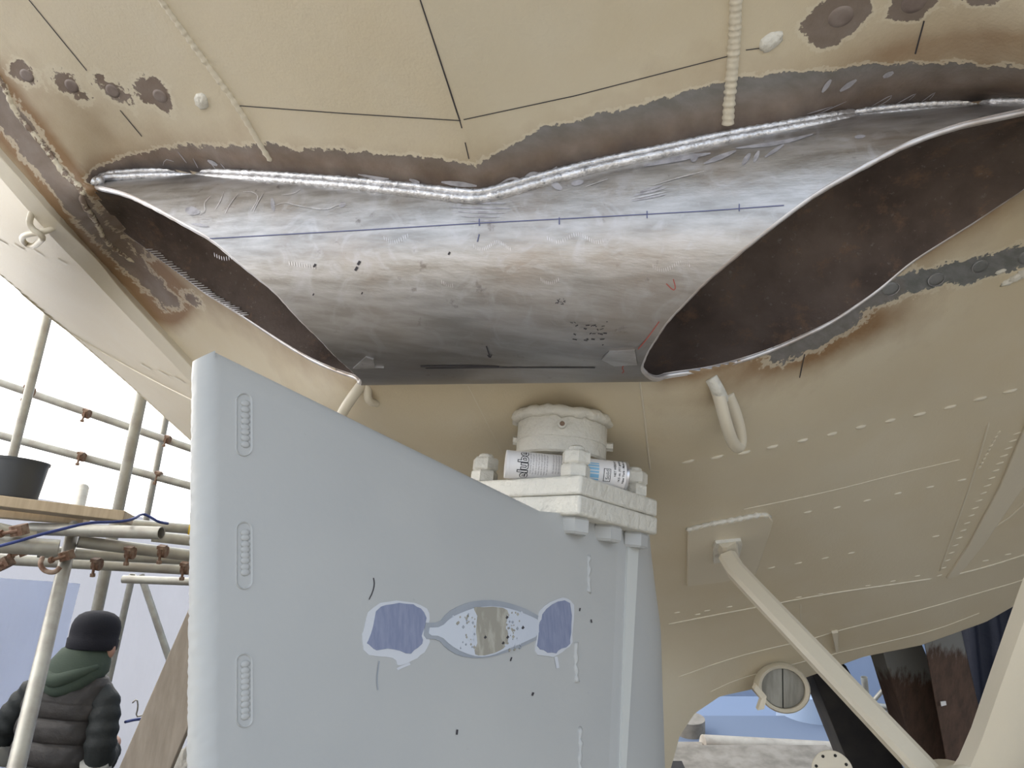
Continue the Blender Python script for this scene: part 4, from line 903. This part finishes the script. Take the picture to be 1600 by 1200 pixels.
# sack and hose behind the plank
sk = P(292, 1205, 3.0); V_, F_ = ellipsoid(sk, RT * .09, fw * .09, UP * .085, 24, 16)
V_ = V_ + np.array([[.012 * math.sin(p[0] * 60 + p[2] * 40), 0, .012 * math.sin(p[0] * 45 - p[2] * 70)] for p in V_]); mk('canvas_sack', (V_, F_), M['sack'], label='crumpled grey canvas sack beside the rudder foot', cat='sack')
mk('blue_hose', tube(smooth_poly([P(196, 1128, 3.6), P(212, 1124, 3.7), P(240, 1122, 3.8), P(262, 1150, 3.6), P(266, 1185, 3.4), P(258, 1222, 3.3)], 2), .007, 8), M['rope'], label='thin blue hose behind the leaning plank', cat='hose')
mk('steel_rod', tube(smooth_poly([P(207, 1098, 3.75), P(214, 1092, 3.75), P(216, 1104, 3.75), P(212, 1120, 3.75), P(222, 1118, 3.75)], 1), .004, 6), M['galv'], label='thin bent grey rod beside the right elbow of the person', cat='rod')

# ------------------------------------------------------------------ person, seen from behind
hc = P(147, 988, 3.5); g0 = np.array([hc[0], hc[1], 0.]); HH = hc[2]
per = empty('person', g0, 'person seen from behind in black knit cap, green hood and dark quilted vest', 'person')
yaw = math.radians(-14); PX = np.array([math.cos(yaw), math.sin(yaw), 0]); PY = np.array([-math.sin(yaw), math.cos(yaw), 0])
def pp_(x, y, z): return g0 + PX * x + PY * y + EZ * (HH + z)          # z measured from the head centre
sk_pts = [('pel', (-.04, .0, -.70), .13), ('spi', (-.045, .0, -.48), .12), ('che', (-.045, -.01, -.28), .13), ('nek', (-.01, .01, -.13), .055), ('hea', (0, .015, -.02), .085), ('top', (0, .01, .07), .075),
          ('shL', (-.20, -.005, -.255), .045), ('elL', (-.34, -.04, -.48), .045), ('wrL', (-.25, .18, -.52), .032), ('haL', (-.21, .25, -.52), .034),
          ('shR', (.12, -.005, -.255), .045), ('elR', (.185, -.03, -.50), .045), ('wrR', (.10, .17, -.50), .032), ('haR', (.06, .24, -.50), .034),
          ('hiL', (-.13, 0, -.76), .09), ('knL', (-.14, .02, -1.10), .062), ('anL', (-.15, -.01, -HH + .09), .042), ('toL', (-.16, .14, -HH + .045), .04),
          ('hiR', (.05, 0, -.76), .09), ('knR', (.07, .02, -1.10), .062), ('anR', (.08, -.01, -HH + .09), .042), ('toR', (.09, .14, -HH + .045), .04)]
ed = [('pel', 'spi'), ('spi', 'che'), ('che', 'nek'), ('nek', 'hea'), ('hea', 'top'), ('che', 'shL'), ('shL', 'elL'), ('elL', 'wrL'), ('wrL', 'haL'), ('che', 'shR'), ('shR', 'elR'), ('elR', 'wrR'), ('wrR', 'haR'),
      ('pel', 'hiL'), ('hiL', 'knL'), ('knL', 'anL'), ('anL', 'toL'), ('pel', 'hiR'), ('hiR', 'knR'), ('knR', 'anR'), ('anR', 'toR')]
for sd_, sg_ in (('L', 1), ('R', -1)):                                    # five fingers, curled forward
    w0 = np.array(dict((a, b) for a, b, _ in sk_pts)['ha' + sd_])
    for k, (off, ln) in enumerate(((-.028, .055), (-.010, .075), (.008, .08), (.026, .072), (.04, .058))):
        a = w0 + np.array([sg_ * .012, .02 if k else -.01, -off]); b = a + np.array([sg_ * ln * .5, ln * .6, -.004]); c = b + np.array([sg_ * ln * .45, ln * .1, -.012])
        for q_, p_, r_ in (('a', a, .0095), ('b', b, .0085), ('c', c, .0075)): sk_pts.append((f'f{sd_}{k}{q_}', tuple(p_), r_))
        ed += [('ha' + sd_, f'f{sd_}{k}a'), (f'f{sd_}{k}a', f'f{sd_}{k}b'), (f'f{sd_}{k}b', f'f{sd_}{k}c')]
nm_i = {a: i for i, (a, _, _) in enumerate(sk_pts)}
me = bpy.data.meshes.new('body'); me.from_pydata([tuple(pp_(*p) - g0) for _, p, _ in sk_pts], [(nm_i[a], nm_i[b]) for a, b in ed], []); me.update()
body = bpy.data.objects.new('body', me); COL.objects.link(body); body.parent = per; me.materials.append(M['skin'])
mod = body.modifiers.new('skin', 'SKIN'); mod.use_smooth_shade = True; sv = me.skin_vertices[0].data
for i, (_, _, r) in enumerate(sk_pts): sv[i].radius = (r, r)
sv[0].use_root = True; ms = body.modifiers.new('sub', 'SUBSURF'); ms.levels = 1; ms.render_levels = 2
def oval(x, y, z, a, b, n=36, p=2.3, dz=0.):
    out = []
    for i in range(n):
        t = 2 * math.pi * i / n; c, s_ = math.cos(t), math.sin(t); out.append(pp_(x + a * math.copysign(abs(c) ** (2 / p), c), y + b * math.copysign(abs(s_) ** (2 / p), s_), z + dz * c))
    return np.array(out)
rg = []
zs = np.linspace(-.86, -.17, 170)
for z in zs:
    a = np.interp(z, [-.86, -.70, -.50, -.36, -.27, -.22, -.19, -.17], [.205, .205, .200, .207, .210, .200, .175, .09]); b = np.interp(z, [-.86, -.60, -.4, -.25, -.19, -.17], [.145, .14, .135, .125, .09, .06])
    ph = ((z + .86) / .098) % 1; k = 1 - .07 * math.exp(-(min(ph, 1 - ph) / .22) ** 2) - .06 * math.exp(-(min(ph, 1 - ph) / .05) ** 2) if z < -.30 else 1
    rg.append(oval(-.045, -.012, z, a * (1 - (1 - k) * .5), b * k, dz=-.0))
V_, F_ = loft(rg); V_ = V_ + np.array([[0, .006 * math.sin(p[0] * 38 + p[2] * 21) + .004 * math.sin(p[0] * 90 - p[2] * 60), 0] for p in V_])
mk('vest', (V_, F_), M['vest'], per)
def limb(name, pts, rs, mat, n=18, wr=.09):
    p = np.array([pp_(*q_) for q_ in pts]); d = np.r_[0, np.cumsum(np.linalg.norm(np.diff(p, axis=0), axis=1))]; sp = smooth_poly(p, 2); ds = np.r_[0, np.cumsum(np.linalg.norm(np.diff(sp, axis=0), axis=1))]
    sp = resample(sp, .012); t = np.linspace(0, d[-1], len(sp)); r = np.interp(t, d, rs); r = np.array([q_ * (1 + wr * math.sin(i * 1.3) * RND.uniform(.3, 1)) for i, q_ in enumerate(r)])
    return mk(name, tube(sp, r, n), M[mat], per)
limb('sleeve', [(-.19, -.005, -.235), (-.250, -.015, -.285), (-.305, -.035, -.40), (-.345, -.045, -.50), (-.33, .03, -.535), (-.26, .17, -.53)], [.040, .060, .064, .062, .056, .045], 'sleeve')
limb('sleeve', [(.11, -.005, -.235), (.168, -.015, -.285), (.192, -.03, -.40), (.205, -.035, -.50), (.18, .03, -.54), (.105, .16, -.52)], [.040, .060, .066, .064, .058, .045], 'sleeve')
limb('cuff_band', [(-.347, -.052, -.515), (-.345, -.03, -.548), (-.32, .03, -.565)], [.060, .062, .060], 'cuff', wr=.0); limb('cuff_band', [(.200, -.045, -.525), (.190, -.02, -.555), (.165, .03, -.565)], [.060, .062, .060], 'cuff', wr=.0)
for s_ in (-1, 1): limb('trouser_leg', [(-.04 + s_ * .09, 0, -.76), (-.035 + s_ * .105, .02, -1.1), (-.035 + s_ * .115, -.01, -HH + .07)], [.105, .085, .07], 'trousers'); limb('boot', [(-.035 + s_ * .115, -.03, -HH + .06), (-.035 + s_ * .12, .06, -HH + .055), (-.035 + s_ * .125, .17, -HH + .045)], [.055, .055, .045], 'boots', wr=0)
# hood lying on the shoulders
rg = []
for z, a, b, y in ((-.275, .02, .015, -.125), (-.262, .065, .04, -.115), (-.235, .105, .075, -.085), (-.20, .130, .105, -.05), (-.165, .138, .118, -.03), (-.13, .128, .118, -.02), (-.10, .112, .112, -.01), (-.078, .10, .104, -.005), (-.07, .09, .095, 0)):
    rg.append(oval(-.015, y, z, a, b, p=2.1))
mk('hood', loft(rg), M['hood'], per)
hp_ = [pp_(-.125, -.03, -.15), pp_(-.085, -.115, -.185), (pp_(-.02, -.155, -.215)), pp_(.06, -.13, -.18), pp_(.11, -.05, -.14)]
mk('hood_fold', tube(smooth_poly(hp_, 2), [.010 + .022 * math.sin(math.pi * i / (len(smooth_poly(hp_, 2)) - 1)) for i in range(len(smooth_poly(hp_, 2)))], 12), M['hood'], per)
# cap
rg = []
for z, k in ((-.075, 1.0), (-.07, 1.03), (-.03, 1.045), (-.026, 1.0), (0, 1.01), (.03, 1.0), (.055, .93), (.075, .80), (.090, .58), (.098, .30), (.100, .05)): rg.append(oval(0, .008, z, .098 * k, .112 * k, p=2.15))
mk('knit_cap', loft(rg), M['beanie'], per)
mk('ear', ellipsoid(pp_(.088, .035, -.075), PX * .014, PY * .024, EZ * .034, 10, 8), M['skin'], per)

# ------------------------------------------------------------------ clutter below the hull, starboard
def topband(o, lim):
    me = o.data; n = len(me.vertices); co = np.zeros(n * 3); me.vertices.foreach_get('co', co); z = co.reshape(-1, 3)[:, 2]; z = (z - z.min()) / (z.max() - z.min())
    me.attributes.new('topband', 'FLOAT', 'POINT').data.foreach_set('value', (z + (.5 - lim)).astype(np.float32))
def timber(name, poly, depth, vec, mat, label, lim=None, group=None):
    a = np.array([P(x, y, depth) for x, y in poly]); n = 14; L = [a[0] + (a[3] - a[0]) * t for t in np.linspace(0, 1, n)]; R_ = [a[1] + (a[2] - a[1]) * t for t in np.linspace(0, 1, n)]
    rg = [np.array([l, r, r + vec, l + vec]) for l, r in zip(L, R_)]; o = mk(name, loft(rg), M[mat], smooth=30, label=label, cat='timber', group=group)
    if lim is not None: topband(o, lim)
    return bevel(o, .004)
timber('shoring_timber', [(1441, 990), (1499, 976), (1560, 1240), (1490, 1250)], 3.0, fw * .16 + RT * .085 + UP * .01, 'timber', 'broad brown shoring timber with grey painted top under the hull', .77, 'shoring timbers')
timber('shoring_timber', [(1380, 1020), (1440, 1005), (1545, 1250), (1455, 1262)], 3.2, fw * .16, 'timber', 'darker shoring timber left of the broad brown one', .74, 'shoring timbers')
timber('shoring_timber', [(1268, 1050), (1322, 1040), (1440, 1250), (1352, 1260)], 3.5, fw * .2, 'darkwood', 'black slanting timber behind the slim strut arm', None, 'shoring timbers')
mk('paper_tag', prism(np.array([P(1469, 1096, 2.985), P(1477, 1095, 2.985), P(1478, 1101, 2.985), P(1470, 1103, 2.985)]), fw * -.004), M['paper'], smooth=False, label='tiny white tag stuck on the broad shoring timber', cat='tag')
def hpipe(a, b, r, mat, name, label, cat, n=28):
    return mk(name, tube([P(*a), P(*b)], r, n), M[mat], smooth=40, label=label, cat=cat)
hpipe((1098, 1163, 5.0), (1420, 1180, 5.2), .062, 'steelbeam', 'steel_pipe', 'long horizontal weathered steel pipe under the stern', 'pipe')
hpipe((1030, 1178, 5.0), (1097, 1178, 5.0), .075, 'conc', 'pipe_end', 'short pale pipe section left of the long steel pipe', 'pipe')
mk('keel_block', obox(P(1180, 1216, 4.6), RT * .55, UP * .085, fw * .25), M['conc'], smooth=False, label='pale stone block lying on the ground below the steel pipe', cat='block')
mk('keel_block', obox(P(1050, 1202, 4.4), RT * .07, UP * .025, fw * .05), M['darkwood'], smooth=False, label='small black block in front of the pale stone block', cat='block')
mk('steel_drum', tube([P(1078, 1122, 6.0), P(1078, 1152, 6.0)], .12, 24), M['conc'], smooth=40, label='pale rounded drum behind the skeg above the pipes', cat='drum')
mk('blue_tank', loft([np.array([P(1262 + 46 * math.cos(a), 1078 + 4 * math.sin(a), 6.4) + fw * .25 * math.sin(a) for a in np.linspace(0, 2 * math.pi, 32, endpoint=False)]), np.array([P(1275 + 60 * math.cos(a), 1146 + 4 * math.sin(a), 6.4) + fw * .3 * math.sin(a) for a in np.linspace(0, 2 * math.pi, 32, endpoint=False)])]), simple('pale_blue_tank', (.40, .50, .66), .5), smooth=40, label='pale blue conical tank standing beyond the stern tube', cat='tank')
mk('steel_sill', obox(P(1230, 1150, 6.0), RT * .95, UP * .03, fw * .3), simple('blue_grey_sill', (.16, .20, .28), .6), smooth=False, label='blue grey sill beam crossing below the blue tank', cat='beam')
mk('steel_sill', obox(P(1190, 1118, 7.2), RT * .9, UP * .06, fw * .3), simple('blue_sheet_bundle', (.22, .28, .40), .6), smooth=False, label='blue sheeted ledge left of the blue tank', cat='ledge')
fl = empty('pipe_flange', P(1300, 1215, 2.4), 'round grey pipe flange with bolt holes at the bottom edge', 'flange')
fc = P(1301, 1206, 2.4); fd = unit(CAM - fc); fx = unit(np.cross(fd, EZ)); fz = np.cross(fx, fd)
def fring(t, r): return np.array([fc + fd * t + (fx * math.cos(a) + fz * math.sin(a)) * r for a in np.linspace(0, 2 * math.pi, 40, endpoint=False)])
mk('disc', loft([fring(-.02, .064), fring(0, .064), fring(.002, .062), fring(.002, .03)]), M['cream'], fl, smooth=40); mk('neck', loft([fring(-.3, .036), fring(-.01, .04)]), M['cream'], fl, smooth=40)
for k in range(8):
    a = 2 * math.pi * k / 8 + .2; c_ = fc + (fx * math.cos(a) + fz * math.sin(a)) * .05; mk('bolt_hole', tube([c_, c_ + fd * .0035], .005, 10), M['recess_shade'], fl)
for i, (a, b, r) in enumerate((((1350, 1058, 7), (1376, 1300, 7), .03), ((1395, 1060, 6.9), (1352, 1110, 6.9), .02), ((1340, 1100, 7.1), (1410, 1108, 7.1), .03), ((1340, 1128, 7.1), (1420, 1138, 7.1), .03), ((1386, 1050, 7.2), (1402, 1300, 7.2), .025))):
    stube(a, b, ('far upright scaffold tube seen between the timbers', 'far diagonal brace seen between the timbers', 'far upper rail seen between the timbers', 'far lower rail seen between the timbers', 'far slim upright beside the dark shoring timber')[i], r, 'far scaffold tubes')
